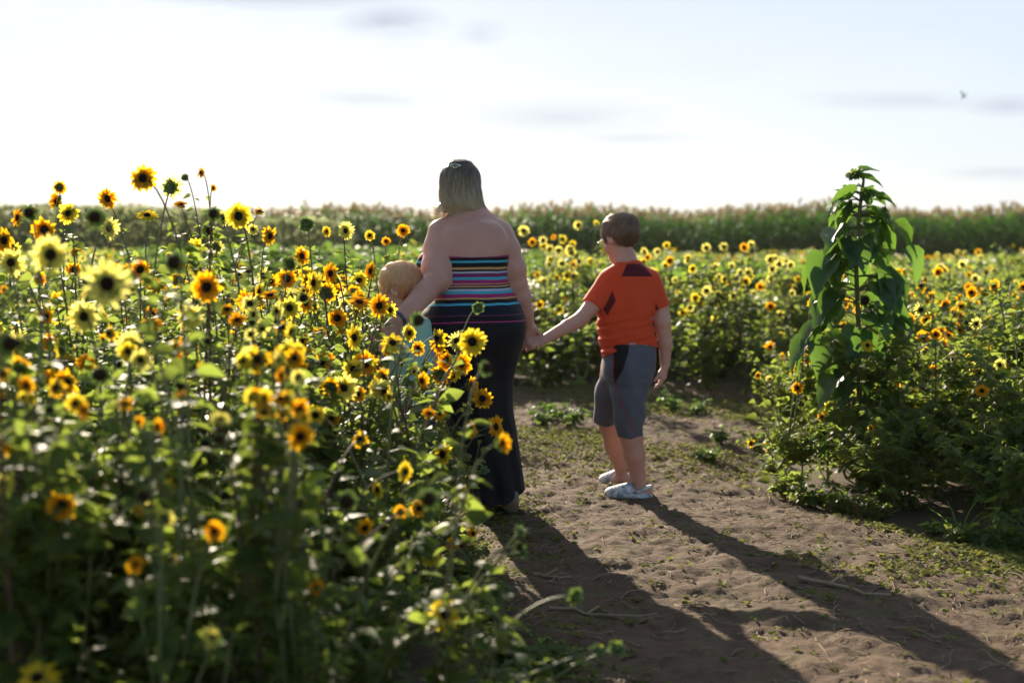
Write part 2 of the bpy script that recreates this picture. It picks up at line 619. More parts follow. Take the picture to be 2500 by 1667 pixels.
def hair_strands(S, seeds, flow, steps, step, m, name, parent, base, width=.0028, lift=.001, tintf=None, wave=.12, seed=1, taper=True, away=0.0, zmin=None, maxlen=None):
    """thin locks that start at the seeds and run along the hair volume, following flow(P, t)"""
    r_ = np.random.default_rng(seed)
    N = len(seeds)
    P = seeds.copy()
    out_ = np.empty((steps + 1, N, 3))
    nr = np.empty((steps + 1, N, 3))
    off = np.abs(r_.normal(0, lift, N))
    stp = step * r_.uniform(.6, 1.25, N)
    ph = r_.normal(0, 1, (N, 3))
    if maxlen is not None:
        stp = np.minimum(stp, maxlen / steps)
    if zmin is not None:
        stp = np.minimum(stp, np.maximum(P[:, 2] - zmin - np.abs(r_.normal(0, .007, N)), .002) / steps)
    for i in range(steps + 1):
        t = i / steps
        g = S.grad(P)
        d = S.ev(P)
        P = P - g * (d - off - lift * t - away * t * t * (1 + .6 * ph[:, 0]))[:, None] * (.9 if i else 1)
        out_[i] = P
        nr[i] = g
        f = flow(P, t) + ph * wave * (1 if i % 2 else .6)
        f = f - g * (f * g).sum(1)[:, None]
        P = P + norm(f) * stp[:, None]
    T = norm(np.gradient(out_, axis=0))
    B = norm(np.cross(T, nr))
    w_ = np.linspace(0, 1, steps + 1)
    w_ = (width * (1 - .85 * w_ ** 2.2) if taper else width * np.ones_like(w_))[:, None, None] * r_.uniform(.6, 1.3, (1, N, 1))
    L, Rr = out_ - B * w_ * .5, out_ + B * w_ * .5
    V = np.stack([L, Rr], 2).transpose(1, 0, 2, 3).reshape(-1, 3)
    b = np.arange(N)[:, None] * (2 * (steps + 1)) + np.arange(steps)[None] * 2
    Q = np.stack([b, b + 1, b + 3, b + 2], -1).reshape(-1, 4)
    ti = None
    if tintf is not None:
        ti = np.clip(tintf(V) + np.repeat(r_.normal(0, .17, N), 2 * (steps + 1)), 0, 1)
    me = mesh(name, V - np.asarray(base), [Q], [m], None, True, ti)
    return link(name, me, parent)


# ------------------------------------------------------------------ people: materials
def skin(name, col):
    m, t = mat(name)
    tcn = t.n('ShaderNodeTexCoord')
    n1 = t.noise(tcn.outputs['Object'], 14, 4)
    n2 = t.noise(tcn.outputs['Object'], 140, 2)
    f = t.m('ADD', t.m('MULTIPLY', n1, .7), t.m('MULTIPLY', n2, .3))
    c = t.mix(f, (col[0] * .88, col[1] * .76, col[2] * .72), (col[0] * 1.08, col[1] * 1.12, col[2] * 1.15))
    b = t.n('ShaderNodeBump', {'Height': n2, 'Strength': .12, 'Distance': .003})
    p = t.n('ShaderNodeBsdfPrincipled', {'Base Color': c, 'Roughness': .48, 'Specular IOR Level': .45, 'Normal': b.outputs[0],
                                         'Subsurface Weight': .35, 'Subsurface Radius': (.030, .011, .006), 'Subsurface Scale': .35})
    out(t, p.outputs[0])
    return m


def cloth(name, col, rough=.85, weave=420, bs=.25, sheen=.25, var=.12, stretch=(1, 1, 1), trans=0):
    m, t = mat(name)
    tcn = t.n('ShaderNodeTexCoord')
    mp = t.n('ShaderNodeMapping', {'Vector': tcn.outputs['Object'], 'Scale': stretch})
    n1 = t.noise(mp.outputs[0], weave, 2)
    n2 = t.noise(tcn.outputs['Object'], 11, 3)
    f = t.m('ADD', t.m('MULTIPLY', n1, .6), t.m('MULTIPLY', n2, .4))
    c = t.mix(f, tuple(v * (1 - var) for v in col), tuple(min(1, v * (1 + var)) for v in col))
    b = t.n('ShaderNodeBump', {'Height': t.m('ADD', t.m('MULTIPLY', n1, .3), n2), 'Strength': bs, 'Distance': .006})
    p = t.n('ShaderNodeBsdfPrincipled', {'Base Color': c, 'Roughness': rough, 'Specular IOR Level': .25, 'Sheen Weight': sheen,
                                         'Sheen Roughness': .4, 'Normal': b.outputs[0]})
    sh = p.outputs[0]
    out(t, sh)
    return m


def hairmat(name, stops, rough=.42, tw=.25):
    m, t = mat(name)
    a = t.n('ShaderNodeAttribute', attribute_name='tint')
    c = t.ramp(a.outputs['Fac'], stops)
    p = t.n('ShaderNodeBsdfPrincipled', {'Base Color': c, 'Roughness': rough, 'Specular IOR Level': .6, 'Anisotropic': .5})
    tr = t.n('ShaderNodeBsdfTranslucent', {'Color': c})
    mx = t.n('ShaderNodeMixShader', {0: tw, 1: p.outputs[0], 2: tr.outputs[0]})
    out(t, mx.outputs[0])
    return m


M['skin_woman'] = skin('skin_woman', (.62, .345, .275))
M['skin_boy'] = skin('skin_boy', (.64, .35, .27))
M['skin_child'] = skin('skin_child', (.66, .42, .34))
M['eye'] = plain('eye_white', (.75, .72, .68), .15)
M['hair_woman'] = hairmat('hair_ash_blonde', [(0, (.06, .052, .050)), (.22, (.17, .14, .115)), (.5, (.48, .40, .29)), (1, (.78, .66, .48))])
M['hair_boy'] = hairmat('hair_brown', [(0, (.12, .070, .042)), (.6, (.28, .175, .105)), (1, (.48, .34, .22))])
M['hair_child'] = hairmat('hair_strawberry', [(0, (.58, .24, .10)), (.5, (.85, .48, .25)), (1, (1.0, .80, .52))])
M['glitter'] = plain('glitter_fabric', (.34, .35, .38), .35, .8, (900, 1.0), .6, metal=.2)
M['sole'] = plain('tan_sole', (.36, .25, .18), .8, .2, (120, .3), .15)
M['bracelet'] = plain('bracelet', (.12, .13, .17), .35, .6, metal=.5)
M['clip'] = plain('hair_clip', (.5, .52, .5), .2, .8, metal=.9)

# =================================================================== the woman
YW = 6.64
pw = lambda px, py, dy=0.0: at(px, py, YW + dy)
bw = np.array([at(1205, 1255, YW + .05)[0], YW + .05, 0.0])
woman = tag(empty('person', bw), 'woman walking away in a long black strapless dress with striped top, blonde hair', 'person')


def rows_px(rows, Y, f):
    o = []
    for r in rows:
        py, l, r_, ry = r[:4]
        dy = r[4] if len(r) > 4 else 0
        a, b = f(l, py, dy), f(r_, py, dy)
        o.append(((a[2] + b[2]) / 2, (a[0] + b[0]) / 2, Y + dy, (b[0] - a[0]) / 2, ry))
    return o


trunk_rows = [(536, 1118, 1188, .055), (548, 1098, 1208, .078), (562, 1082, 1226, .10), (585, 1074, 1240, .125), (620, 1080, 1241, .15),
              (660, 1080, 1238, .165), (694, 1078, 1237, .17), (726, 1060, 1256, .185), (766, 1027, 1279, .205), (800, 1025, 1282, .215),
              (863, 1050, 1268, .20), (929, 1067, 1250, .18), (995, 1082, 1249, .17)]
skirt_rows = [(1078, 1114, 1262, .165), (1145, 1143, 1272, .165), (1178, 1151, 1276, .17), (1250, 1158, 1281, .175)]


def bust(S, g=0):
    for px, l in ((1062, 0), (1205, 0)):
        S.ell(pw(px, 648, .15), (.086 + g, .085 + g, .078 + g), k=.05)
    S.ell(pw(1152, 735, .09), (.20 + g, .17 + g, .15 + g), k=.06)
    for px in (1098, 1210):
        S.ell(pw(px, 806, -.085), (.118 + g, .13 + g, .115 + g), k=.06)


B = Solid()
B.loft(rows_px(trunk_rows, YW, pw), k=.04, grow=-.004)
bust(B, -.006)
# shoulder blades, spine furrow, neck
B.ell(pw(1118, 590, -.085), (.065, .035, .085), k=.07)
B.ell(pw(1202, 590, -.085), (.065, .035, .085), k=.07)
B.cone(pw(1160, 555, -.150), pw(1166, 690, -.205), .020, .026, .035, op='s')
B.chain([pw(1134, 478, .01), pw(1146, 520, .0), pw(1152, 560, -.01)], [.056, .060, .085], .05)
B.cone(pw(1146, 530, 0), pw(1076, 568, -.01), .052, .046, .05)
B.cone(pw(1158, 530, 0), pw(1224, 566, -.0), .052, .042, .05)
B.ell(pw(1165, 600, -.10), (.07, .03, .10), k=.06)
# left arm (reaches down to the small child)
LA = [pw(1077, 568, -.01), pw(1072, 608, -.03), pw(1069, 655, -.08), pw(1060, 690, -.13)]
B.chain(LA, [.053, .068, .072, .058], .03, .05)
B.ell(pw(1084, 684, -.11), (.045, .05, .045), k=.02)
WL = pw(971, 781, -.31)
B.chain([pw(1054, 693, -.15), pw(1034, 716, -.20), pw(1004, 754, -.27), WL], [.054, .054, .045, .031], .012, .008)
add_hand(B, WL, pw(938, 822, -.33) - WL, (-.5, .75, -.3), .95, (.55, .6, .62, .7), 1, (.6, .6, .5))
# right arm (holds the boy's hand)
B.chain([pw(1224, 568, -.0), pw(1237, 608, .01), pw(1252, 655, .02), pw(1260, 690, .03)], [.046, .057, .058, .050], .03, .04)
WR = pw(1289, 790, .13)
B.chain([pw(1261, 692, .03), pw(1271, 725, .05), pw(1281, 760, .09), WR], [.050, .049, .041, .030], .015, .015)
HB = pw(1291, 800, .14)
add_hand(B, WR, pw(1296, 850, .19) - WR, (.35, -1, -.1), .95, (.65, .75, .8, .85), -1, (.7, .5, .25))
RH = euler(R(24), R(4), 0)
HC = pw(1125, 460, .01)
add_head(B, HC, RH, .93)
# legs inside the skirt and ankles
B.chain([pw(1110, 930, .03), pw(1150, 1060, .10), pw(1185, 1190, .18), pw(1186, 1222, .20)], [.09, .06, .04, .034], .02)
B.chain([pw(1190, 930, .0), pw(1205, 1060, .0), pw(1232, 1160, -.04), pw(1250, 1196, -.085)], [.09, .055, .035, .030], .02)
body = solid_obj('body', B, [M['skin_woman']], woman, bw, .0042)

# dress
ztop = lambda px, py: pw(px, py, -.15)[2]
zt = ztop(1170, 621.5)


def skirt_fold(x, y, z, a):
    w_ = np.clip((.86 - z) / .5, 0, 1)
    lo_ = np.clip((z - .80) / .1, 0, 1)
    return (w_ * (.0065 * np.sin(a * 7 + 2 * np.sin(z * 3.0)) + .003 * np.sin(a * 15 + z * 4))
            + lo_ * (.0035 * np.sin(z * 150 + 3 * np.sin(x * 14) + 2 * np.sin(a * 3)) * np.clip(1 - np.abs(z - 1.08) / .16, 0, 1)))


hemx = [pw(1150, 1232)[0], pw(1229, 1229)[0], pw(1262, 1214)[0], pw(1284, 1201)[0]]
hemz = [pw(1150, 1232, -.12)[2], pw(1229, 1229, -.12)[2], pw(1262, 1214, -.12)[2], pw(1284, 1201, -.12)[2]]
D = Solid()
allrows = rows_px(trunk_rows[3:] + skirt_rows, YW, pw)
D.loft(allrows, k=.04, grow=.006, fold=skirt_fold)
bust(D, .004)
D.ell(pw(1202, 590, -.085), (.072, .042, .092), k=.07)
D.ell(pw(1118, 590, -.085), (.072, .042, .092), k=.07)
D.ell(pw(1165, 600, -.10), (.077, .037, .107), k=.06)
D.cone(pw(1196, 990, -.19), pw(1212, 1215, -.19), .010, .030, .04, op='s')


def dress_post(Fd, x, y, z):
    Fd = np.maximum(Fd, z - (zt + .012 * np.sin(x * 9)))
    Fd = np.maximum(Fd, np.interp(x, hemx, hemz).astype(np.float32) + .004 * np.sin(x * 90) - z)
    return Fd


# the stripes, top to bottom: photo row where each colour starts (rows in the photo, 2500 px frame)
BK, PK, CY, OR, LV, PU = (.008, .008, .012), (.38, .03, .16), (.06, .42, .60), (.62, .36, .14), (.50, .52, .66), (.20, .025, .13)
NV = (.006, .008, .020)
bands = [(600, PK), (628, BK), (635.5, CY), (641.5, BK), (652, OR), (657.5, BK), (662, LV), (667, PU), (676.5, CY), (683.5, PK), (692, OR),
         (694.5, PU), (698.5, OR), (701.5, BK), (705.5, LV), (710.5, CY), (717.5, PK), (727.5, OR), (731, BK), (740.5, CY), (745.5, NV),
         (769, PU), (771, BK), (784, PK), (787.5, BK)]
z_of = lambda py: pw(1170, py, -.17)[2]
zlo, zhi = z_of(800), z_of(600)
stops = sorted([(1 - 0, bands[0][1])] + [], key=lambda s: s[0])
seq = []
for i, (py, c) in enumerate(bands):
    bot = z_of(bands[i + 1][0]) if i + 1 < len(bands) else zlo
    seq.append(((bot - zlo) / (zhi - zlo), c))     # colour c holds from bot upward
seq = sorted(seq, key=lambda s: s[0])
m, t = mat('striped_jersey')
tcn = t.n('ShaderNodeTexCoord')
sp = t.n('ShaderNodeSeparateXYZ', {0: tcn.outputs['Object']})
mpn = t.n('ShaderNodeMapping', {'Vector': tcn.outputs['Object'], 'Scale': (5, 5, 3)})
zw = t.m('ADD', sp.outputs[2], t.m('MULTIPLY', t.m('SUBTRACT', t.noise(mpn.outputs[0], 1.0, 2), .5), .016))
zw = t.m('ADD', zw, t.m('MULTIPLY', sp.outputs[0], -.018))
fac = t.m('DIVIDE', t.m('SUBTRACT', zw, zlo), zhi - zlo)
col = t.ramp(fac, seq, 'CONSTANT')
b_ = t.n('ShaderNodeBump', {'Height': t.noise(tcn.outputs['Object'], 30, 4), 'Strength': .25, 'Distance': .006})
p_ = t.n('ShaderNodeBsdfPrincipled', {'Base Color': col, 'Roughness': .75, 'Specular IOR Level': .25, 'Sheen Weight': .05, 'Normal': b_.outputs[0]})
out(t, p_.outputs[0])
M['dress'] = m
solid_obj('dress', D, [M['dress']], woman, bw, .005, dress_post)

# hair of the woman
hr = [(402, 1108, 1142, .05), (410, 1094, 1156, .08), (425, 1083, 1166, .103), (450, 1078, 1171, .108),
      (475, 1076, 1174, .106), (500, 1078, 1180, .098), (512, 1082, 1184, .085), (519, 1086, 1182, .07)]
HW = Solid()
HW.loft(rows_px(hr, YW, pw), k=.02, fold=lambda x, y, z, a: .020 * (vnoise(a * 3.4 + 30 + .6 * np.sin(z * 22), z * 8 + 0 * a, 91) - .5) + .008 * (vnoise(a * 9 + 30 + .8 * np.sin(z * 30), z * 14 + 0 * a, 92) - .5))
HW.ell(pw(1124, 432, .005), (.080, .094, .080), None, .03)
fwd = RH[:, 1]
HW.ell(HC + fwd * .14 + np.array([0, 0, -.03]), (.075, .10, .115), RH, .02, 's')
hair = solid_obj('hair', HW, [M['hair_woman']], woman, bw, .006, tint=lambda V: np.clip(1.0 - (V[:, 2] - 1.30) / .38, .02, .9) * .6)
Vh, _ = HW.surf(.008)
rr = np.random.default_rng(4)
clip_p = pw(1111, 412, -.085)
gath = pw(1108, 418, -.10)


def flow_w(P, t):
    g = np.tile([0.02, 0, -1.0], (len(P), 1))
    up = (np.clip((P[:, 2] - gath[2]) / .03 + .3, 0, 1) * np.clip((np.linalg.norm(P - gath, axis=1) - .02) / .02, 0, 1) * np.clip((gath[1] + .09 - P[:, 1]) / .03, 0, 1))[:, None] * (1 if t < .5 else 0)
    return g * (1 - up) + norm(gath - P) * up


tw = lambda V: np.clip((1.65 - V[:, 2]) / .23, 0, 1) ** 1.0 * .85
sd1 = Vh[rr.choice(len(Vh), 5200)] + rr.normal(0, .003, (5200, 3))
hair_strands(HW, sd1, flow_w, 14, .0125, M['hair_woman'], 'hair_lock', hair, (0, 0, 0) + bw, .0022, .0024, tw, .11, 3, zmin=pw(1130, 523)[2])
low = Vh[Vh[:, 2] < pw(1128, 470)[2]]
sd2 = low[rr.choice(len(low), 900)]


def flow_tip(P, t):
    o_ = P - pw(1130, 500)
    o_[:, 2] = 0
    return np.tile([0, 0, -1.0], (len(P), 1)) + norm(o_) * (.25 + .9 * t)


S2 = Solid()
S2.loft(rows_px(hr + [(545, 1084, 1188, .07), (560, 1084, 1188, .07)], YW, pw), k=.02)
hair_strands(S2, sd2, flow_tip, 8, .008, M['hair_woman'], 'hair_lock', hair, (0, 0, 0) + bw, .0022, .003, tw, .16, 5, away=.006, zmin=pw(1130, 531)[2])
# wispy lit ends on the left side of the neck
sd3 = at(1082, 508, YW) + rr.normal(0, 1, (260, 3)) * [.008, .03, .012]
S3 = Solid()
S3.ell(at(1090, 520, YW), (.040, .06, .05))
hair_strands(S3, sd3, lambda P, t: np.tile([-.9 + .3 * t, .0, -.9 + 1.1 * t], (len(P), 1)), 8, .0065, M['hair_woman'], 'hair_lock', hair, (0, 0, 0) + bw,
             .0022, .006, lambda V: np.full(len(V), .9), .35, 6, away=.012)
K = Bag()
for i in range(7):
    c0 = clip_p + np.array([(.007 * (i - 3)), -.010, .012 + .006 * math.cos(i * 1.1)])
    tube(K, [c0, c0 + np.array([.003, -.004, -.014])], [.0035, .0016], 6)
tube(K, [clip_p + np.array([-.026, -.008, .016]), clip_p + np.array([0, -.016, .019]), clip_p + np.array([.026, -.008, .014])], .003, 6)
link('hair_clip', K.mesh('hair_clip', [M['clip']]), woman).location = -bw
# eyes
def eyes(parent, c, Rm, sc, base):
    for s_ in (-1, 1):
        Sx = Solid()
        Sx.ell(c + Rm @ (np.array([s_ * .031, .0855, .001]) * sc), np.array([.0115, .0115, .0095]) * sc, Rm)
        V, Q = Sx.surf(.0022)
        cc = V[Q].mean(1) - (c + Rm @ (np.array([s_ * .031, .0855, .001]) * sc))
        fm = ((cc @ Rm[:, 1]) > .0096 * sc).astype(int)
        link('eye', mesh('eye', V - base, [Q], [M['eye'], M['disc_brown']], fm), parent)


eyes(woman, HC, RH, .93, bw)
# bracelet on the left wrist
bd = norm(pw(971, 781, -.31) - pw(1004, 754, -.27))
bc = WL - bd * .012
A1 = norm(np.cross(bd, [0, 0, 1])); B1 = np.cross(bd, A1)
K = Bag()
for o_ in (-.006, 0.0, .006):
    a = np.linspace(0, 2 * math.pi, 25)
    tube(K, (bc + bd * o_)[None] + .0345 * (np.cos(a)[:, None] * A1 + np.sin(a)[:, None] * B1), .0028, 6, cap=False)
link('bracelet', K.mesh('bracelet', [M['bracelet']]), woman).location = -bw
# shoes
def shoe_frame(heel, toe, upv):
    f_ = norm(np.asarray(toe) - heel)
    u_ = norm(np.asarray(upv) - np.dot(upv, f_) * f_)
    return np.stack([np.cross(f_, u_), f_, u_], 1)


he, ba, to = np.array([bw[0] + .083, YW - .10, .125]), np.array([bw[0] + .066, YW + .010, .030]), np.array([bw[0] + .050, YW + .085, .022])
he = at(1250, 1217, 6.53); ba = at(1247, 1244, 6.62); to = at(1236, 1246, 6.70)
Sh = Solid()
rm = shoe_frame(he, ba, (0, .6, 1))
Sh.ell((he + ba) / 2 + rm[:, 2] * .016, (.038, .070, .030), rm, .02)
Sh.ell(he + rm[:, 2] * .022, (.031, .030, .036), rm, .02)
Sh.ell(ba + np.array([-.004, .03, .012]), (.042, .062, .028), None, .03)
Sh.ell(to + np.array([0, .0, .008]), (.034, .04, .024), None, .03)
shoe = solid_obj('shoe', Sh, [M['glitter']], woman, bw, .0045, lambda Fd, x, y, z: np.maximum(Fd, .003 - z))
So = Solid()
So.ell((he + ba) / 2 - rm[:, 2] * .012, (.034, .066, .007), rm, .01)
solid_obj('sole', So, [M['sole']], shoe, bw, .003)
Sh = Solid()
h2, t2 = at(1190, 1228, 6.80), at(1182, 1222, 7.0)
h2[2] = t2[2] = .028
rm2 = shoe_frame(h2, t2, (0, 0, 1))
Sh.ell((h2 + t2) / 2, (.043, .12, .034), rm2, .02)
Sh.ell(h2 + np.array([0, .02, .02]), (.034, .04, .04), rm2, .02)
solid_obj('shoe', Sh, [M['glitter']], woman, bw, .005, lambda Fd, x, y, z: np.maximum(Fd, .002 - z))

# =================================================================== the boy in the orange shirt
YB = 7.03
pb = lambda px, py, dy=0.0: at(px, py, YB + dy)
bb = np.array([at(1530, 1215, YB)[0], YB + .1, 0.0])
boy = tag(empty('person', bb), 'boy in orange t-shirt, grey shorts and glasses, holding the hand of the woman', 'person')
tr = [(640, 1506, 1562, .045), (650, 1494, 1574, .062), (662, 1478, 1590, .080), (680, 1466, 1600, .093), (720, 1462, 1603, .102),
      (755, 1462, 1601, .106), (790, 1461, 1594, .110), (819, 1465, 1597, .114), (845, 1470, 1603, .118), (875, 1474, 1605, .122), (905, 1476, 1601, .12)]
B = Solid()
B.loft(rows_px(tr, YB, pb), k=.03, grow=-.006)
B.chain([pb(1518, 600, .01), pb(1526, 628, .0), pb(1530, 655, -.01)], [.043, .046, .06], .035)
for px in (1482, 1594):
    B.ell(pb(px * .94 + 1538 * .06, 680), (.036, .040, .032), k=.03)
BE = pb(1420, 777, -.10)
WB = pb(1325, 831, -.235)
B.chain([pb(1484, 686, -.01), pb(1450, 740, -.05), BE], [.040, .041, .035], .02, .03)
B.chain([BE, pb(1385, 797, -.14), WB], [.035, .032, .0225], .012, .012)
dh = pb(1288, 838, -.26) - WB
add_hand(B, WB, dh, (-.15, .95, -.45), .80, (.45, .5, .55, .6), -1, (.85, .35, .3), .2)
BE2 = pb(1618, 787, -.01)
WB2 = pb(1624, 889, .01)
B.chain([pb(1592, 690), pb(1611, 740), BE2], [.034, .040, .040], .02, .03)
B.chain([BE2, pb(1624, 838, 0), WB2], [.039, .034, .0245], .012, .012)
add_hand(B, WB2, pb(1617, 950, .0) - WB2, (-.75, .3, -.1), .78, (.28, .34, .4, .5), -1, (.75, .45, .3), .15)
# legs
B.chain([pb(1535, 900), pb(1543, 1000, -.02), pb(1541, 1066, -.03), pb(1549, 1112, -.02), pb(1557, 1160, .0), pb(1560, 1196, .01)],
        [.09, .062, .054, .051, .037, .033], .02)
B.chain([pb(1505, 900, .06), pb(1482, 1000, .16), pb(1486, 1040, .20), pb(1498, 1088, .27), pb(1514, 1136, .33), pb(1518, 1162, .35)],
        [.08, .055, .046, .045, .031, .028], .02)
for (px, py, dy, l) in ((1524, 1205, -.01, 46), (1500, 1172, .35, 30)):
    B.cone(pb(px + l * 1.25, py - 2, dy + .0), pb(px, py + 4, dy), .026, .022, .03)
RB = euler(R(40), R(20), R(3))
HB_ = pb(1514, 581, .0)
add_head(B, HB_, RB, .93)
solid_obj('body', B, [M['skin_boy']], boy, bb, .004)


def shirt_fold(x, y, z, a):
    u_, v_ = np.broadcast_arrays((x - 1.0) * .55 + (z - 1) * .85, a)
    diag = vnoise(u_ * 26 + 9 + .8 * v_, v_ * .8 + 5, 77) - .5
    bunch = vnoise((z - .3 * (x - .7)) * 62 + 40 + .5 * v_, v_ * 1.1 + 5, 78) - .5
    big = vnoise(v_ * 1.6 + 7, z * 9 + 0 * v_, 79) - .5
    return (.011 * diag * np.clip((1.24 - z) / .15, 0, 1) + .018 * bunch * np.clip((.97 - z) / .07, 0, 1) + .010 * big).astype(np.float32)


S = Solid()
hemp = [(1466, 884), (1476, 874), (1500, 860), (1525, 850), (1576, 841), (1607, 850), (1615, 856)]
hx, hz = [pb(a, b, -.1)[0] for a, b in hemp], [pb(a, b, -.1)[2] for a, b in hemp]
S.loft(rows_px(tr, YB, pb), k=.03, grow=.006, fold=shirt_fold, zcut=lambda x, y, z: np.interp(x, hx, hz) - z)
S.cone(pb(1486, 683, -.01), pb(1447, 746, -.05), .050, .057, .03, cut=.002)
S.cone(pb(1587, 684), pb(1611, 752), .053, .054, .03, cut=.0)
S.ell(pb(1533, 668, -.05), (.10, .045, .05), k=.04)
zc = pb(1530, 641)[2]


def shirt_post(Fd, x, y, z):
    return np.maximum(Fd, z - (zc + .012 - .35 * (y - YB + .03).clip(0, 1)))


def shirt_paint(c, n):
    u = 1250 + F * c[:, 0] / c[:, 1]
    v = np.array([0])
    ce = math.cos(PITCH); se = math.sin(PITCH)
    dz = c[:, 2] - CAM[2]
    dep = c[:, 1] * ce - dz * se
    u = 1250 + F * c[:, 0] / dep
    v = 833.5 - F * (dz * ce + c[:, 1] * se) / dep
    cam_side = n[:, 1] < .15
    fm = np.zeros(len(c), int)
    zx = lambda p: [(1270 + a / 3.92, 500 + b / 3.92) for a, b in p]
    fm[inpoly(u, v, zx([(1020, 565), (1165, 563), (1268, 684), (970, 684)])) & cam_side] = 1
    fm[inpoly(u, v, zx([(882, 822), (915, 915), (912, 925), (836, 1058), (790, 1000), (812, 965)])) & cam_side] = 2
    fm[inpoly(u, v, zx([(1296, 938), (1325, 985), (1330, 1010), (1290, 1006)])) & cam_side] = 2
    return fm


M['shirt'] = cloth('orange_shirt', (.72, .075, .022), .75, 500, .18, .1, .08)
M['shirt_dark'] = cloth('maroon_panel', (.10, .005, .015), .6, 500, .12, .05, .1)
M['shirt_dark2'] = cloth('maroon_side_panel', (.12, .008, .010), .6, 500, .12, .05, .1)
solid_obj('shirt', S, [M['shirt'], M['shirt_dark'], M['shirt_dark2']], boy, bb, .003, shirt_post, shirt_paint)

# shorts
S = Solid()
sr = [(838, 1474, 1604, .118), (870, 1476, 1605, .124), (905, 1476, 1600, .124), (927, 1478, 1590, .12)]
S.loft(rows_px(sr, YB, pb), k=.05, grow=.0)


def legcut(S, pts, rad, cutk):
    S.chain(pts[:-1], rad[:-1], .04)
    S.cone(pts[-2], pts[-1], rad[-2], rad[-1], .04, cut=cutk)


legcut(S, [pb(1538, 905, -.02), pb(1535, 960, -.03), pb(1536, 1010, -.04), pb(1539, 1066, -.04)], [.106, .084, .073, .064], 0)
legcut(S, [pb(1515, 900, .06), pb(1492, 960, .12), pb(1476, 1028, .18)], [.10, .076, .058], 0)


def shorts_paint(c, n):
    ce, se = math.cos(PITCH), math.sin(PITCH)
    dz = c[:, 2] - CAM[2]
    dep = c[:, 1] * ce - dz * se
    u = 1250 + F * c[:, 0] / dep
    v = 833.5 - F * (dz * ce + c[:, 1] * se) / dep
    cs = n[:, 1] < .3
    zx = lambda p: [(1380 + a / 3.5625, 820 + b / 3.5625) for a, b in p]
    fm = np.zeros(len(c), int)
    fm[inpoly(u, v, zx([(428, 60), (560, 60), (545, 160), (500, 300), (455, 375), (432, 418), (420, 350), (412, 200)])) & cs] = 1
    # red piping along the side seam
    L = zx([(428, 60), (412, 350), (440, 440), (500, 610), (560, 730), (600, 830), (606, 900)])
    d = np.full(len(c), 9.0)
    for (x0, y0), (x1, y1) in zip(L[:-1], L[1:]):
        tt = np.clip(((u - x0) * (x1 - x0) + (v - y0) * (y1 - y0)) / ((x1 - x0) ** 2 + (y1 - y0) ** 2), 0, 1)
        d = np.minimum(d, np.hypot(u - x0 - tt * (x1 - x0), v - y0 - tt * (y1 - y0)))
    fm[(d < 1.25) & cs] = 2
    return fm


M['shorts'] = cloth('heather_grey', (.115, .12, .15), .8, 260, .2, .15, .55, (1, 1, 5))
M['shorts_black'] = cloth('black_panel', (.012, .011, .012), .7, 400, .1, .05, .1)
M['piping'] = plain('red_piping', (.30, .02, .05), .6)
solid_obj('shorts', S, [M['shorts'], M['shorts_black'], M['piping']], boy, bb, .0035,
          lambda Fd, x, y, z: Fd + (.012 * (vnoise(x * 22 + z * 7 + 0 * y + 50, z * 11 + y * 9 + 0 * x + 50, 81) - .5)).astype(np.float32), shorts_paint)


# hair for short-haired heads
HLX = [-.12, -.085, -.048, -.028, .018, .028, .055, .08, .12]
HLZ = [-.070, -.076, -.060, .014, .022, -.012, .03, .052, .056]


def hair_cap(c, Rm, sc, grow=.014):
    S = Solid()
    S.ell(c + Rm @ (np.array([0, -.014, .034]) * sc), np.array([.078 + grow, .097 + grow, .084 + grow]) * sc, Rm, .02)

    def post(x, y, z):
        px, py, pz = x - c[0], y - c[1], z - c[2]
        ly = (Rm[0, 1] * px + Rm[1, 1] * py + Rm[2, 1] * pz) / sc
        lz = (Rm[0, 2] * px + Rm[1, 2] * py + Rm[2, 2] * pz) / sc
        line = np.interp(ly, HLX, HLZ)
        lx = (Rm[0, 0] * px + Rm[1, 0] * py + Rm[2, 0] * pz) / sc
        q_ = np.sqrt((lx / .078) ** 2 + ((ly + .012) / .098) ** 2)
        taper = (q_ - 1.0 - np.clip(.02 + (lz + .07) * 1.6, .015, 3)) * .08
        return np.maximum((line - lz) * sc * .7, taper)
    cap0 = S.items[0][0]
    S.items[0] = (lambda x, y, z: cap0(x, y, z) + .012 * (vnoise((x - c[0]) * 38 + 90 + (y - c[1]) * 30 + 0 * z, (z - c[2]) * 22 + 90 + (x - c[0]) * 20 + 0 * y, 93) - .5),) + S.items[0][1:]
    S.add(post, (-9, -9, -9), (9, 9, 9), .02, 'i')
    return S


def short_hair(parent, c, Rm, sc, m, base, n, seed, tintf, step=.0085, grow=.014, nm='hair'):
    S = hair_cap(c, Rm, sc, grow)
    Sx = Solid()
    Sx.items = S.items[:1]
    h_ = solid_obj(nm, S, [m], parent, base, .005, tint=lambda V: np.clip(tintf(V) - .1, 0, 1))
    V, Q = S.surf(.006)
    r_ = np.random.default_rng(seed)
    sdz = V[r_.choice(len(V), n)]
    crown = c + Rm @ (np.array([.01, -.075, .115]) * sc)
    fw, upv = Rm[:, 1], Rm[:, 2]

    def fl(P, t):
        o_ = P - crown
        return norm(o_) * 1.0 + fw * .22 + np.array([0, 0, -.35])
    d_ = (sdz - c) @ Rm / sc
    ln_ = np.interp(d_[:, 1], HLX, HLZ)
    hair_strands(Sx, sdz, fl, 5, step * sc, m, 'hair_lock', h_, base, .0022, .0018, tintf, .13, seed + 1, away=.0025,
                 maxlen=np.maximum(d_[:, 2] - ln_ + .008, .004))
    return h_


short_hair(boy, HB_, RB, .93, M['hair_boy'], bb, 6500, 11, lambda V: np.clip(.35 + (V[:, 2] - 1.28) * 2.2, .1, .9))
eyes(boy, HB_, RB, .93, bb)
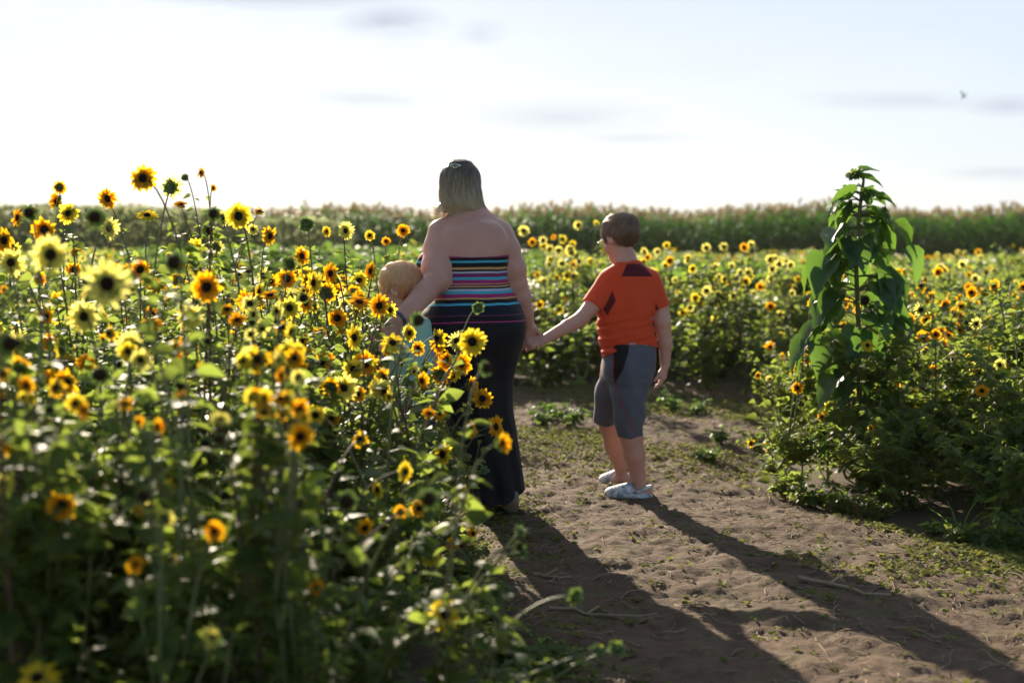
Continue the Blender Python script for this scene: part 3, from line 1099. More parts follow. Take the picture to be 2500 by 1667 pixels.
# glasses
G = Bag()
hf = lambda *p: HB_ + RB @ (np.array(p) * .93)
for s_ in (-1, 1):
    a = np.linspace(0, 2 * math.pi, 21)
    ring = np.array([hf(s_ * .033 + .027 * math.cos(q), .119 - .006 * abs(math.cos(q)), .0 + .019 * math.sin(q)) for q in a])
    tube(G, ring, .0022, 6, cap=False)
    tube(G, [hf(s_ * .060, .114, .008), hf(s_ * .074, .06, .008), hf(s_ * .084, .004, .007), hf(s_ * .080, -.016, -.012)], .0021, 6)
tube(G, [hf(-.007, .120, .004), hf(0, .124, .008), hf(.007, .120, .004)], .002, 6)
M['frame'] = plain('dark_frame', (.02, .025, .035), .3, .6)
gl = link('glasses', G.mesh('glasses', [M['frame']]), boy)
gl.location = -bb
mg, tg = mat('lens_glass')
gb = tg.n('ShaderNodeBsdfGlass', {'Color': (.85, .9, .95, 1), 'Roughness': .02, 'IOR': 1.1})
tp = tg.n('ShaderNodeBsdfTransparent')
out(tg, tg.n('ShaderNodeMixShader', {0: .6, 1: gb.outputs[0], 2: tp.outputs[0]}).outputs[0])
for s_ in (-1, 1):
    K = Bag()
    a = np.arange(20) * 2 * math.pi / 20
    for off in (0, .0015):
        V = np.array([hf(s_ * .033, .121 + off, 0)] + [hf(s_ * .033 + .0265 * math.cos(q), .119 + off - .006 * abs(math.cos(q)), .0185 * math.sin(q)) for q in a])
        K.add(V, None, [[0, 1 + i, 1 + (i + 1) % 20] for i in range(20)])
    link('lens', K.mesh('lens', [mg]), gl)

# clogs
mc, t = mat('tie_dye_foam')
tcn = t.n('ShaderNodeTexCoord')
nn = t.noise(tcn.outputs['Object'], 34, 3, .6)
c_ = t.ramp(nn, [(.38, (.22, .27, .40)), (.5, (.52, .56, .62)), (.6, (.78, .78, .78))])
out(t, t.n('ShaderNodeBsdfPrincipled', {'Base Color': c_, 'Roughness': .6, 'Specular IOR Level': .35}).outputs[0])


def clog(parent, heel, toe, base, nm='clog', strap_up=.068):
    Rm = shoe_frame(heel, toe, (0, 0, 1))
    P = lambda x, y, z: heel + Rm @ np.array([x, y, z])
    L = np.linalg.norm(np.asarray(toe) - heel)
    S = Solid()
    S.ell(P(0, L * .74, .022), (.047, L * .30, .038), Rm, .02)
    S.ell(P(0, L * .55, .038), (.040, L * .20, .036), Rm, .03)
    S.ell(P(0, L * .34, .016), (.040, L * .34, .026), Rm, .02)
    S.ell(P(0, L * .50, .055), (.030, .020, .024), Rm, .02)
    S.ell(P(0, L * .22, .058), (.026, L * .24, .036), Rm, .008, 's')
    for i in range(9):
        S.ell(P((-.02, 0, .02)[i % 3], L * (.70 + .07 * (i // 3)), .058 - .006 * (i // 3)), (.004, .004, .012), Rm, .002, 's')
    o_ = solid_obj(nm, S, [mc], parent, base, .0033, lambda Fd, x, y, z: np.maximum(Fd, .001 - z))
    K = Bag()
    a = np.linspace(R(200), R(-20), 15)
    pts = np.array([P(.043 * math.cos(q), L * .40 - (L * .40 - .006) * max(0, 1 - abs(q - R(90)) / R(112)) ** .6, .040 + .026 * max(0, math.sin(q))) for q in a])
    tube(K, pts, .0075, 8)
    link('strap', K.mesh('strap', [mc]), o_).location = -np.asarray(base)
    return o_


hA, tA = pb(1594, 1222, -.04), pb(1480, 1222, .03)
hA[2] = tA[2] = .004
clog(boy, hA, tA, bb)
hB, tB = pb(1548, 1190, .36), pb(1465, 1187, .42)
hB[2] = tB[2] = .004
clog(boy, hB, tB, bb)

# =================================================================== the small child under the woman's arm
YC = 6.47
pc = lambda px, py, dy=0.0: at(px, py, YC + dy)
bc_ = np.array([at(1000, 1270, YC)[0], YC, 0.0])
child = tag(empty('person', bc_), 'small blond child in a mint shirt, half hidden by sunflowers beside the woman', 'person')
B = Solid()
ctr = [(768, 975, 1012, .035), (778, 958, 1028, .055), (795, 950, 1040, .068), (820, 948, 1048, .075), (860, 948, 1054, .082), (920, 948, 1056, .088),
       (980, 946, 1054, .09), (1010, 948, 1050, .085)]
B.loft(rows_px(ctr[:-1], YC, pc), k=.03, grow=-.010)
B.chain([pc(980, 735, .02), pc(990, 775, .0)], [.036, .042], .03)
CE, CW = pc(922, 868, -.06), pc(905, 835, -.09)
B.chain([pc(962, 797), pc(938, 838, -.03), CE], [.034, .031, .027], .02)
B.chain([CE, CW], [.026, .020], .01)
add_hand(B, CW, pc(911, 786, -.09) - CW, (.55, .75, 0), .62, (1.15, 1.2, 1.25, 1.3), 1, (.8, .3, .4), .4)
CW2 = pc(1066, 945, .03)
B.chain([pc(1036, 797), pc(1056, 860, .02), pc(1060, 890, .03), CW2], [.034, .030, .026, .019], .02)
add_hand(B, CW2, (0, .03, -.1), (-1, .2, 0), .62, (.3, .35, .4, .45), -1)
for px, dy in ((975, -.02), (1025, .06)):
    B.chain([pc(px, 1010, dy), pc(px - 2, 1110, dy), pc(px, 1180, dy), pc(px + 2, 1240, dy)], [.054, .044, .042, .028], .02)
RC = euler(R(72), R(8), R(0))
HCc = pc(975, 703, .02)
add_head(B, HCc, RC, .90)
solid_obj('body', B, [M['skin_child']], child, bc_, .004)
M['mint'] = cloth('mint_shirt', (.36, .62, .53), .85, 500, .3, .2, .1)
S = Solid()
S.loft(rows_px(ctr[:-1], YC, pc), k=.03, grow=.006, fold=lambda x, y, z, a: .014 * (vnoise(a * 2.2 + z * 3 + 20, z * 7 + 0 * a + 20, 83) - .5))
S.cone(pc(964, 797), pc(944, 830, -.025), .042, .044, .025, cut=0)
S.cone(pc(1034, 797), pc(1052, 840, .015), .042, .043, .025, cut=0)
solid_obj('shirt', S, [M['mint']], child, bc_, .005)
M['navy'] = cloth('navy_shorts', (.012, .022, .10), .8, 400, .2, .1, .1)
S = Solid()
S.loft(rows_px([(935, 950, 1052, .088), (965, 947, 1054, .096), (1040, 946, 1054, .095)], YC, pc), k=.04)
for px, dy in ((975, -.02), (1025, .06)):
    S.cone(pc(px, 1030, dy), pc(px - 2, 1108, dy), .075, .062, .03, cut=0)
solid_obj('shorts', S, [M['navy']], child, bc_, .006)
short_hair(child, HCc, RC, .90, M['hair_child'], bc_, 6000, 21, lambda V: np.clip(.25 + (V[:, 2] - 1.03) * 4.0 - (V[:, 0] - HCc[0]) * 3.2, .05, 1), grow=.016)  # tint grows paler to the top and left: sunlit rim painted into the hair
eyes(child, HCc, RC, .90, bc_)
M['canvas'] = plain('child_shoe', (.10, .12, .2), .7, .3, (90, .3), .2)
for px, dy in ((975, -.02), (1025, .06)):
    S = Solid()
    a_ = pc(px + 6, 1262, dy)
    a_[2] = .03
    S.ell(a_ + np.array([-.02, .03, 0]), (.038, .085, .032), euler(R(35)), .02)
    S.ell(a_ + np.array([0, 0, .02]), (.030, .032, .035), None, .02)
    solid_obj('shoe', S, [M['canvas']], child, bc_, .005, lambda Fd, x, y, z: np.maximum(Fd, .002 - z))


# =================================================================== plants
# leaf template: unit length along +x, normal +z, folded along the midrib, tip drooping
def leaf_tpl(wd=.40, fold=.10, droop=.22, rows=((.0, .05), (.10, .72), (.30, 1.0), (.62, .66), (.86, .24)), wavy=.0):
    V, Q, T = [], [], []
    for t_, w_ in rows:
        zc_ = -droop * t_ * t_
        wv = wavy * math.sin(t_ * 17)
        V += [[t_ - (.06 if 0 < t_ < .2 else 0), -w_ * wd, zc_ + fold * w_ + wv], [t_, 0, zc_], [t_ - (.06 if 0 < t_ < .2 else 0), w_ * wd, zc_ + fold * w_ - wv]]
    n = len(rows)
    V.append([1, 0, -droop])
    for i in range(n - 1):
        a = i * 3
        Q += [[a, a + 3, a + 4, a + 1], [a + 1, a + 4, a + 5, a + 2]]
    a = (n - 1) * 3
    T += [[a, n * 3, a + 1], [a + 1, n * 3, a + 2]]
    return np.array(V, float), np.array(Q), np.array(T)


TPL = leaf_tpl()
TPL_LOW = leaf_tpl(rows=((.0, .06), (.28, 1.0), (.68, .6)))
TPL_BIG = leaf_tpl(.38, .20, .38, ((.0, .08), (.03, .42), (.08, .74), (.16, .94), (.27, 1.0), (.40, .93), (.54, .74), (.68, .52), (.80, .32), (.91, .13)), .018)


def frames(d, up=None, roll=None):
    """rotation matrices whose x axis is d and z axis is near up"""
    d = norm(d)
    n = len(d)
    up = np.tile([0, 0, 1.0], (n, 1)) if up is None else up
    s_ = np.cross(up, d)
    bad = np.linalg.norm(s_, axis=1) < 1e-3
    s_[bad] = [1, 0, 0]
    s_ = norm(s_)
    u_ = np.cross(d, s_)
    if roll is not None:
        c, s2 = np.cos(roll)[:, None], np.sin(roll)[:, None]
        s_, u_ = s_ * c + u_ * s2, u_ * c - s_ * s2
    return np.stack([d, s_, u_], 2)


def scatter(bag, tpl, pos, Rm, size, m=0, tint=None):
    V, Q, T = tpl
    n = len(pos)
    if n == 0:
        return
    W = np.einsum('nij,vj->nvi', Rm, V) * np.asarray(size).reshape(n, 1, -1) + pos[:, None]
    k = len(V)
    o_ = (np.arange(n) * k)[:, None, None]
    ti = np.full(n, .5) if tint is None else tint
    bag.add(W.reshape(-1, 3), (Q[None] + o_).reshape(-1, 4) if len(Q) else None, (T[None] + o_).reshape(-1, 3) if len(T) else None, m, np.repeat(ti, k))


def leaves_on(bag, rg, paths, dens, size, m=0, t0=.05, t1=1.0, tpl=None, low_tint=0, petiole=True, stem_m=None, droop=(-.5, .5)):
    """leaves along stems; dens leaves per metre; size at bottom and top"""
    tpl = tpl or TPL
    for P in paths:
        P = np.asarray(P)
        L = np.linalg.norm(np.diff(P, axis=0), axis=1).sum()
        n = max(1, rg.poisson(L * dens))
        t_ = np.sort(rg.uniform(t0, t1, n))
        x = t_ * (len(P) - 1)
        i = np.minimum(x.astype(int), len(P) - 2)
        b = P[i] + (P[i + 1] - P[i]) * (x - i)[:, None]
        az = rg.uniform(0, 2 * math.pi, n)
        sz = (size[0] * (1 - t_) + size[1] * t_) * rg.uniform(.55, 1.25, n)
        pit = rg.uniform(.0, .9, n)
        po = np.stack([np.cos(az) * np.cos(pit), np.sin(az) * np.cos(pit), np.sin(pit)], 1)
        e = b + po * (sz * .45)[:, None]
        dd = np.stack([np.cos(az), np.sin(az), rg.uniform(droop[0], droop[1], n)], 1)
        roll = rg.normal(0, .45, n)
        scatter(bag, tpl, e, frames(dd, None, roll), sz, m, np.clip(rg.normal(.45, .25, n), 0, 1))
        if petiole:
            sd_ = norm(np.cross(po, [0, 0, 1.0])) * .0016
            V = np.stack([b - sd_, b + sd_, e + sd_, e - sd_], 1).reshape(-1, 3)
            bag.add(V, np.arange(len(V)).reshape(-1, 4), None, m if stem_m is None else stem_m, .8)


# ---- flower heads: mesh data for the petals with their green bracts, and for the dark disc
def petal_tpl(w_, cup, tipdrop, notch=False):
    rows = ((0, .35), (.25, .85), (.55, 1.0), (.82, .62))
    V, Q, T = [], [], []
    for t_, ww in rows:
        z = cup * math.sin(t_ * 2.2) - tipdrop * t_ ** 3
        V += [[t_, -ww * w_ / 2, z + .03], [t_, 0, z], [t_, ww * w_ / 2, z + .03]]
    V.append([1, 0, cup * math.sin(2.2) - tipdrop])
    for i in range(3):
        a = i * 3
        Q += [[a, a + 3, a + 4, a + 1], [a + 1, a + 4, a + 5, a + 2]]
    T = [[9, 12, 10], [10, 12, 11]]
    return np.array(V, float), np.array(Q), np.array(T)


def flower_mesh(name, pm, n=16, Rr=.044, rd=.013, w_=.26, cup=.05, drop=.05, miss=0.0, tilt=0.0, scatter_=.12, bracts=11, brl=.020, seed=0, double=True, dens=1.0):
    """flower head that faces +z at the origin"""
    rg = np.random.default_rng(seed)
    bag = Bag()
    rings = ((0, 1.0),) if not double else ((0, 1.0), (.5, .88))
    for off, sc in rings:
        a = (np.arange(n) + off + rg.normal(0, .13, n)) * 2 * math.pi / n
        keep = rg.uniform(0, 1, n) > miss
        a = a[keep]
        k = len(a)
        if not k:
            continue
        el_ = tilt + rg.normal(0, scatter_, k) + off * .12
        d = np.stack([np.cos(a) * np.cos(el_), np.sin(a) * np.cos(el_), np.sin(el_)], 1)
        base = np.stack([np.cos(a), np.sin(a), np.zeros(k)], 1) * rd * .8
        ln = (Rr - rd * .8) * sc * rg.uniform(.82, 1.12, k)
        scatter(bag, petal_tpl(w_ * .043 / (Rr - rd * .8) if False else w_, cup, drop), base, frames(d, None, rg.normal(0, .22, k)), ln, 0, rg.uniform(.2, .9, k))
    for q in range(2):
        a = (np.arange(bracts) + q * .5 + rg.normal(0, .1, bracts)) * 2 * math.pi / bracts
        el_ = rg.normal(-.12 - .25 * q, .28, bracts) + tilt * .4
        d = np.stack([np.cos(a) * np.cos(el_), np.sin(a) * np.cos(el_), np.sin(el_)], 1)
        base = np.stack([np.cos(a), np.sin(a), -.25 * np.ones(bracts)], 1) * rd * .85
        scatter(bag, TPL_LOW, base, frames(d, None, rg.normal(0, .3, bracts)), rg.uniform(.8, 1.2, bracts) * brl, 1, rg.uniform(.2, .9, bracts))
    # green cup behind the disc
    a = np.arange(10) * 2 * math.pi / 10
    V = [[0, 0, -rd * .75]]
    for r_, z in ((.55, -.62), (.95, -.3), (1.0, .0)):
        V += [[rd * r_ * math.cos(q), rd * r_ * math.sin(q), rd * z] for q in a]
    T = [[0, 1 + (i + 1) % 10, 1 + i] for i in range(10)]
    Q = [[1 + 10 * j + i, 1 + 10 * j + (i + 1) % 10, 11 + 10 * j + (i + 1) % 10, 11 + 10 * j + i] for j in range(2) for i in range(10)]
    bag.add(V, Q, T, 1, .4)
    return bag.mesh(name, [pm, M['bract']])


def disc_mesh(name, rd=.013, m=None, h=.55, seed=0):
    rg = np.random.default_rng(seed)
    bag = Bag()
    na, rings = 14, 5
    V = []
    for j in range(rings):
        f_ = 1 - j / rings
        r_ = rd * math.sin(f_ * math.pi / 2) ** .8
        z = rd * h * (1 - f_ ** 2.2)
        for i in range(na):
            q = 2 * math.pi * (i + .5 * (j % 2)) / na
            k = 1 + rg.normal(0, .05)
            V.append([r_ * k * math.cos(q), r_ * k * math.sin(q), z + rg.normal(0, rd * .05)])
    V.append([0, 0, rd * h])
    Q = [[j * na + i, j * na + (i + 1) % na, (j + 1) * na + (i + 1) % na, (j + 1) * na + i] for j in range(rings - 1) for i in range(na)]
    T = [[(rings - 1) * na + i, (rings - 1) * na + (i + 1) % na, rings * na] for i in range(na)]
    bag.add(V, Q, T, 0, .5)
    return bag.mesh(name, [m or M['disc']])


FL = {}
o, y, p = M['orange'], M['yellow'], M['pale']
FL['O'] = [(flower_mesh('petals', o, 15, .043, .0130, .40, .05, .05, 0, .08, .12, seed=1), disc_mesh('disc', .0135)),
           (flower_mesh('petals', o, 12, .042, .0125, .46, .02, .12, .12, -.10, .2, seed=2), disc_mesh('disc', .0130)),
           (flower_mesh('petals', o, 13, .043, .0130, .42, .08, .02, .05, .38, .15, seed=3), disc_mesh('disc', .0140)),
           (flower_mesh('petals', o, 10, .042, .0120, .48, .05, .2, .22, -.30, .3, seed=4, double=False), disc_mesh('disc', .0125))]
FL['Y'] = [(flower_mesh('petals', y, 15, .043, .0130, .40, .05, .05, 0, .05, .14, seed=5), disc_mesh('disc', .0135)),
           (flower_mesh('petals', y, 12, .043, .0120, .42, .04, .10, .1, -.1, .25, seed=6), disc_mesh('disc', .0120)),
           (flower_mesh('petals', y, 11, .043, .0120, .44, .04, .05, .15, .35, .2, seed=7, double=False), disc_mesh('disc', .0125))]
FL['P'] = [(flower_mesh('petals', p, 16, .046, .0130, .26, .05, .05, .04, .05, .18, seed=8), disc_mesh('disc', .0130)),
           (flower_mesh('petals', p, 14, .045, .0130, .22, .06, .10, .12, -.05, .3, seed=9), disc_mesh('disc', .0130)),
           (flower_mesh('petals', p, 18, .043, .0120, .24, .05, .0, .0, .3, .2, seed=10), disc_mesh('disc', .0120))]
FL['S'] = [(flower_mesh('calyx', o, 8, .020, .0145, .3, 0, .1, .9, 0, .3, bracts=12, brl=.014, seed=11, double=False), disc_mesh('seed_head', .0150, M['disc_brown'], 1.15, 3)),
           (flower_mesh('calyx', o, 8, .028, .0130, .3, 0, .6, .75, -.9, .4, bracts=11, brl=.016, seed=12, double=False), disc_mesh('seed_head', .0140, M['disc_brown'], 1.0, 4))]
FL['G'] = [(flower_mesh('calyx', y, 9, .026, .0105, .2, 0, 0, .8, 1.1, .2, bracts=15, brl=.024, seed=13, double=False), disc_mesh('bud', .0105, M['bract'], .9, 5)),
           (flower_mesh('calyx', y, 9, .024, .0085, .2, 0, 0, .9, 1.1, .2, bracts=13, brl=.019, seed=14, double=False), disc_mesh('bud', .0090, M['bract'], 1.0, 6))]
NAMES = {'O': 'flower', 'Y': 'flower', 'P': 'flower', 'S': 'spent_flower', 'G': 'flower_bud'}
FLAB = {'O': None, 'Y': None, 'P': None, 'S': 'bare dark seed head without petals', 'G': 'green spiky bud'}


def face_rot(d, spin=0.0):
    q = Vector([float(c) for c in d]).to_track_quat('Z', 'Y').to_matrix() @ Matrix.Rotation(spin, 3, 'Z')
    return q


def put_flower(parent, kind, pos, d, size=1.0, var=None, spin=None, mini=False):
    pool = FL[kind]
    v = random.randrange(len(pool)) if var is None else var % len(pool)
    f_ = link(NAMES[kind], pool[v][0], parent)
    f_.matrix_local = Matrix.Translation([float(c) for c in pos]) @ (face_rot(d, random.uniform(0, 6.28) if spin is None else spin).to_4x4()) @ Matrix.Scale(size, 4)
    if not mini:
        g_ = link('disc', pool[v][1], f_)
    return f_


def face_dir(spread=.45, up=.25, back=0.0):
    """direction a head looks: mostly back towards the open path"""
    if random.random() < back:
        a = random.uniform(0, 2 * math.pi)
        return norm([math.cos(a), math.sin(a), random.uniform(-.1, .7)])
    return norm([random.gauss(.05, spread), -1, random.gauss(up, .3)])


# ---- one mesh per flower with its disc in it, for plants too far to show parts
def joined(kind, v):
    a, b = FL[kind][v]
    key = (kind, v)
    bag = Bag()
    mats_ = list(a.materials) + list(b.materials)
    for me, mo in ((a, 0), (b, len(a.materials))):
        V = np.empty(len(me.vertices) * 3, np.float32)
        me.vertices.foreach_get('co', V)
        V = V.reshape(-1, 3)
        li = np.empty(len(me.loops), np.int32)
        me.loops.foreach_get('vertex_index', li)
        st = np.empty(len(me.polygons), np.int32); tt = st.copy(); mi = st.copy()
        me.polygons.foreach_get('loop_start', st); me.polygons.foreach_get('loop_total', tt); me.polygons.foreach_get('material_index', mi)
        q = st[tt == 4][:, None] + np.arange(4); t3 = st[tt == 3][:, None] + np.arange(3)
        bag.add(V, li[q] if len(q) else None, li[t3] if len(t3) else None, (mi[tt == 4] + mo, mi[tt == 3] + mo), .5)
    return bag, mats_


def bag_arrays(bag):
    return (np.concatenate(bag.V), np.concatenate(bag.Q) if bag.Q else np.zeros((0, 4), int), np.concatenate(bag.T) if bag.T else np.zeros((0, 3), int),
            np.concatenate(bag.qm) if bag.Q else np.zeros(0, int), np.concatenate(bag.tm) if bag.T else np.zeros(0, int))


# ---- a bushy filler plant: stem part, foliage part, flower heads
def bush_proto(seed, H, spread, nb, dens, heads, lsz=(.10, .045), leafm='leaf', lean=(0, 0)):
    rg = np.random.default_rng(seed)
    st, fo = Bag(), Bag()
    top = np.array([lean[0], lean[1], H * .95])
    main = bez([0, 0, -.03], [rg.normal(0, .05), rg.normal(0, .05), H * .5], top, 9)
    tube(st, main, np.linspace(.009, .004, 9), 5, 0, rg.uniform(.2, .9))
    paths, tips = [main], [(main[-1], norm(main[-1] - main[-2]))]
    for i in range(nb):
        t_ = rg.uniform(.06, .85)
        b = main[int(t_ * 8)]
        a = rg.uniform(0, 2 * math.pi)
        l_ = (H * (1.05 - t_)) * rg.uniform(.55, 1.0)
        hz = spread * rg.uniform(.4, 1.0)
        e = b + np.array([math.cos(a) * hz, math.sin(a) * hz, l_])
        e[2] = min(e[2], H * rg.uniform(.7, 1.08))
        c = b + np.array([math.cos(a) * hz * .8, math.sin(a) * hz * .8, (e[2] - b[2]) * .35])
        P = bez(b, c, e, 8)
        tube(st, P, np.linspace(.0055, .0024, 8), 4, 0, rg.uniform(.2, .9))
        paths.append(P)
        tips.append((e, norm(P[-1] - P[-2])))
        for k in range(2):
            b2 = P[rg.integers(2, 7)]
            a2 = a + rg.normal(0, 1.2)
            e2 = b2 + np.array([math.cos(a2) * .16, math.sin(a2) * .16, rg.uniform(.05, .2)]) * rg.uniform(.6, 1.2)
            P2 = bez(b2, (b2 + e2) / 2 + [0, 0, -.02], e2, 5)
            tube(st, P2, np.linspace(.003, .0018, 5), 4, 0, .8)
            paths.append(P2)
            tips.append((e2, norm(P2[-1] - P2[-2])))
    leaves_on(fo, rg, paths, dens, lsz, 0, stem_m=1)
    fo_me = fo.mesh('foliage', [M[leafm], M['stem']])
    st_me = st.mesh('stem', [M['stem']])
    return dict(stem=st_me, foliage=fo_me, tips=tips, H=H, heads=heads)


def place_bush(pr, loc, rz, sc, label, group, kinds, nh, mini=False, back=.15, cat='sunflower plant', rnd=random):
    e = tag(empty('sunflower_plant', loc), label, cat, group)
    e.rotation_euler = (0, 0, rz)
    e.scale = (sc, sc, sc)
    link('stem', pr['stem'], e)
    link('foliage', pr['foliage'], e)
    tips = sorted(pr['tips'], key=lambda t: -t[0][2])
    pool = tips[:max(nh, int(len(tips) * .65))]
    pick = rnd.sample(pool, min(nh, len(pool)))
    Ri = Matrix.Rotation(-rz, 3, 'Z')
    for (pt, td) in pick:
        k = rnd.choice(kinds)
        d = face_dir(.5, .25, back)
        d = np.array(Ri @ Vector([float(c) for c in d]))
        f_ = put_flower(e, k, pt + d * .012 + np.array([0, 0, .004]), d, rnd.uniform(.75, 1.05) * (.85 if k in 'SG' else 1), mini=False)
    return e


# =================================================================== ground
def soil_mat(name, pathy):
    m, t = mat(name)
    tcn = t.n('ShaderNodeTexCoord')
    P = tcn.outputs['Object']
    n1 = t.noise(P, 1.3, 4, .6)
    n2 = t.noise(P, 26, 5, .65)
    n3 = t.noise(P, 160, 3, .6)
    c = t.ramp(n1, [(.35, (.078, .047, .029)), (.65, (.124, .078, .050))])
    c = t.mix(t.m('MULTIPLY', t.m('SUBTRACT', n2, .42), 2.2, clamp=True), c, (.160, .107, .071))
    c = t.mix(t.m('MULTIPLY', t.m('SUBTRACT', .44, n2), 3.0, clamp=True), c, (.075, .052, .036))
    c = t.mix(t.m('MULTIPLY', t.m('SUBTRACT', t.noise(P, 5.5, 3, .6), .50), 3.0, clamp=True), c, (.125, .11, .055)) if pathy else c
    if not pathy:
        c = t.mix(.45, c, (.07, .065, .035))
    h = t.m('ADD', t.m('MULTIPLY', n2, .7), t.m('MULTIPLY', n3, .3))
    b = t.n('ShaderNodeBump', {'Height': h, 'Strength': .9, 'Distance': .014})
    p_ = t.n('ShaderNodeBsdfPrincipled', {'Base Color': c, 'Roughness': .92, 'Specular IOR Level': .2, 'Normal': b.outputs[0]})
    out(t, p_.outputs[0])
    return m


M['soil'] = soil_mat('dry_soil', True)
M['field_soil'] = soil_mat('field_soil', False)


def grid_mesh(name, xs, ys, hf, m):
    X, Y = np.meshgrid(xs, ys, indexing='ij')
    Z = hf(X, Y)
    V = np.stack([X, Y, Z], -1).reshape(-1, 3)
    nx, ny = len(xs), len(ys)
    i = np.arange(nx - 1)[:, None] * ny + np.arange(ny - 1)[None]
    Q = np.stack([i, i + ny, i + ny + 1, i + 1], -1).reshape(-1, 4)
    return mesh(name, V, [Q], [m])


def path_mask(x, y):
    """1 inside the bare dirt path"""
    le = np.interp(y, [0, 3.0, 4.2, 6.0, 7.2, 8.5, 10, 14], [.25, .05, -.12, -.35, -.45, -.6, -.9, -1.2])
    ri = np.interp(y, [0, 3.0, 4.6, 5.6, 6.6, 7.6, 9, 12], [3.5, 3.2, 2.6, 2.2, 1.75, 1.35, 1.6, 5])
    a = np.clip((x - le) / .3, 0, 1) * np.clip((ri - x) / .3, 0, 1) * np.clip((12.6 - y) / .5, 0, 1)
    return a


def path_h(x, y):
    g = ground_h(x, y)
    mk = path_mask(x, y)
    clod = fbm(x * 7, y * 7, 4, 9)
    fine = fbm(x * 38, y * 38, 3, 21)
    lump = np.clip(fbm(x * 14, y * 14, 2, 33) - .62, 0, 1) * .05
    rut = .02 * np.sin((x + .30 * y) * 3.1)
    return g + .012 + (clod - .5) * .044 + (fine - .5) * .016 + (fbm(x * 2.6, y * 2.6, 2, 44) - .5) * .03 + lump * .7 + rut * .35 - (1 - mk) * .05


far = lambda a, b, n: np.sign(b) * np.geomspace(abs(a), abs(b), n)
xs = np.unique(np.concatenate([-np.geomspace(6, 2500, 16), np.linspace(-6, 6, 61), np.geomspace(6, 2500, 16)]))
ys = np.unique(np.concatenate([-np.geomspace(2, 300, 8), np.linspace(-2, 20, 111), np.geomspace(20, 3500, 24)]))


def base_h(x, y):
    inside = path_mask(x, y)
    fade = np.clip(1 - (np.hypot(x, y) - 25) / 40, 0, 1)
    return ground_h(x, y) * fade - .05 * (inside > 0) - .012


tag(link('ground', grid_mesh('ground', xs, ys, base_h, M['field_soil'])), kind='structure')
tag(link('dirt_path', grid_mesh('dirt_path', np.arange(-1.4, 4.2, .0145), np.arange(2.6, 12.8, .018), path_h, M['soil'])), kind='structure')
hz_ = lambda x, y: float(path_h(np.array([x]), np.array([y]))[0])

# litter, sprigs and seedlings on the path
rg = np.random.default_rng(5)
W = Bag()
n = 26000
px_ = rg.uniform(-.6, 4.2, n * 3)
py_ = rg.uniform(3.2, 12.4, n * 3)
patch = fbm(px_ * .9 + 3, py_ * .9, 3, 51)
edge = 1 - path_mask(px_ - .35, py_)
# the green strip behind and to the right of the boy and between the two shadows
strip = np.exp(-((py_ - 5.95) / .60) ** 2) * np.clip((px_ - .25) * 3, 0, 1) + np.exp(-((py_ - 9.8) / 1.5) ** 2) * 1.0 + .35 * edge
keep = rg.uniform(0, 1, n * 3) < np.clip((patch - .38) * 6, .04, 1) * np.clip(strip, .02, 1)
px_, py_ = px_[keep][:n], py_[keep][:n]
pz = path_h(px_, py_)
nl = 4
P0 = np.repeat(np.stack([px_, py_, pz], 1), nl, 0) + rg.normal(0, 1, (len(px_) * nl, 3)) * [.014, .014, .0] + [0, 0, .004]
a = rg.uniform(0, 6.28, len(P0))
dd = np.stack([np.cos(a), np.sin(a), rg.uniform(.0, .9, len(a))], 1)
scatter(W, TPL_LOW, P0, frames(dd, None, rg.normal(0, .5, len(a))), rg.uniform(.010, .028, len(a)), 0, rg.uniform(0, 1, len(a)))
M['sprig'] = leafy('path_sprig', (.10, .11, .03), (.19, .21, .05), (.30, .32, .07), .35, .7, .08)
M['straw'] = plain('dry_straw', (.30, .23, .15), .8, .2, var=.4)
M['clod'] = plain('soil_clod', (.25, .18, .135), .95, .15, (60, .8), .25)
tag(link('ground_weeds', W.mesh('ground_weeds', [M['sprig']])), kind='stuff')
T_ = Bag()
for i in range(3800):
    x, y_ = rg.uniform(-.5, 3.6), rg.uniform(3.2, 11.5)
    if path_mask(np.array(x), np.array(y_)) < .3:
        continue
    a = rg.uniform(0, 3.14)
    l_ = rg.uniform(.012, .05) * (2.4 if rg.uniform() < .06 else 1)
    q = [np.array([x + math.cos(a) * l_ * s_, y_ + math.sin(a) * l_ * s_, 0]) for s_ in (-1, -.3, .4, 1)]
    q = [v + [rg.normal(0, l_ * .12), rg.normal(0, l_ * .12), hz_(v[0], v[1]) + .003 + rg.uniform(0, .006)] for v in q]
    tube(T_, q, rg.uniform(.0008, .0021), 4, 0, .5)
tag(link('litter', T_.mesh('litter', [M['straw']])), kind='stuff')
# crumbs of soil
Cb = Bag()
for i in range(2600):
    x, y_ = rg.uniform(-.4, 3.8), rg.uniform(3.3, 9.5)
    if path_mask(np.array(x), np.array(y_)) < .2:
        continue
    r_ = .0012 + .0025 * rg.pareto(2.6)
    r_ = min(r_, .02)
    V = norm(rg.normal(0, 1, (8, 3)))
    oc = np.array([[1, 0, 0], [-1, 0, 0], [0, 1, 0], [0, -1, 0], [0, 0, 1], [0, 0, -1]]) * rg.uniform(.6, 1.2, (6, 1)) * r_
    Cb.add(oc + [x, y_, hz_(x, y_) + r_ * .3], None, [[0, 2, 4], [2, 1, 4], [1, 3, 4], [3, 0, 4], [2, 0, 5], [1, 2, 5], [3, 1, 5], [0, 3, 5]], 0, .5)
tag(link('soil_crumbs', Cb.mesh('soil_crumbs', [M['clod']], smooth=False)), kind='stuff')


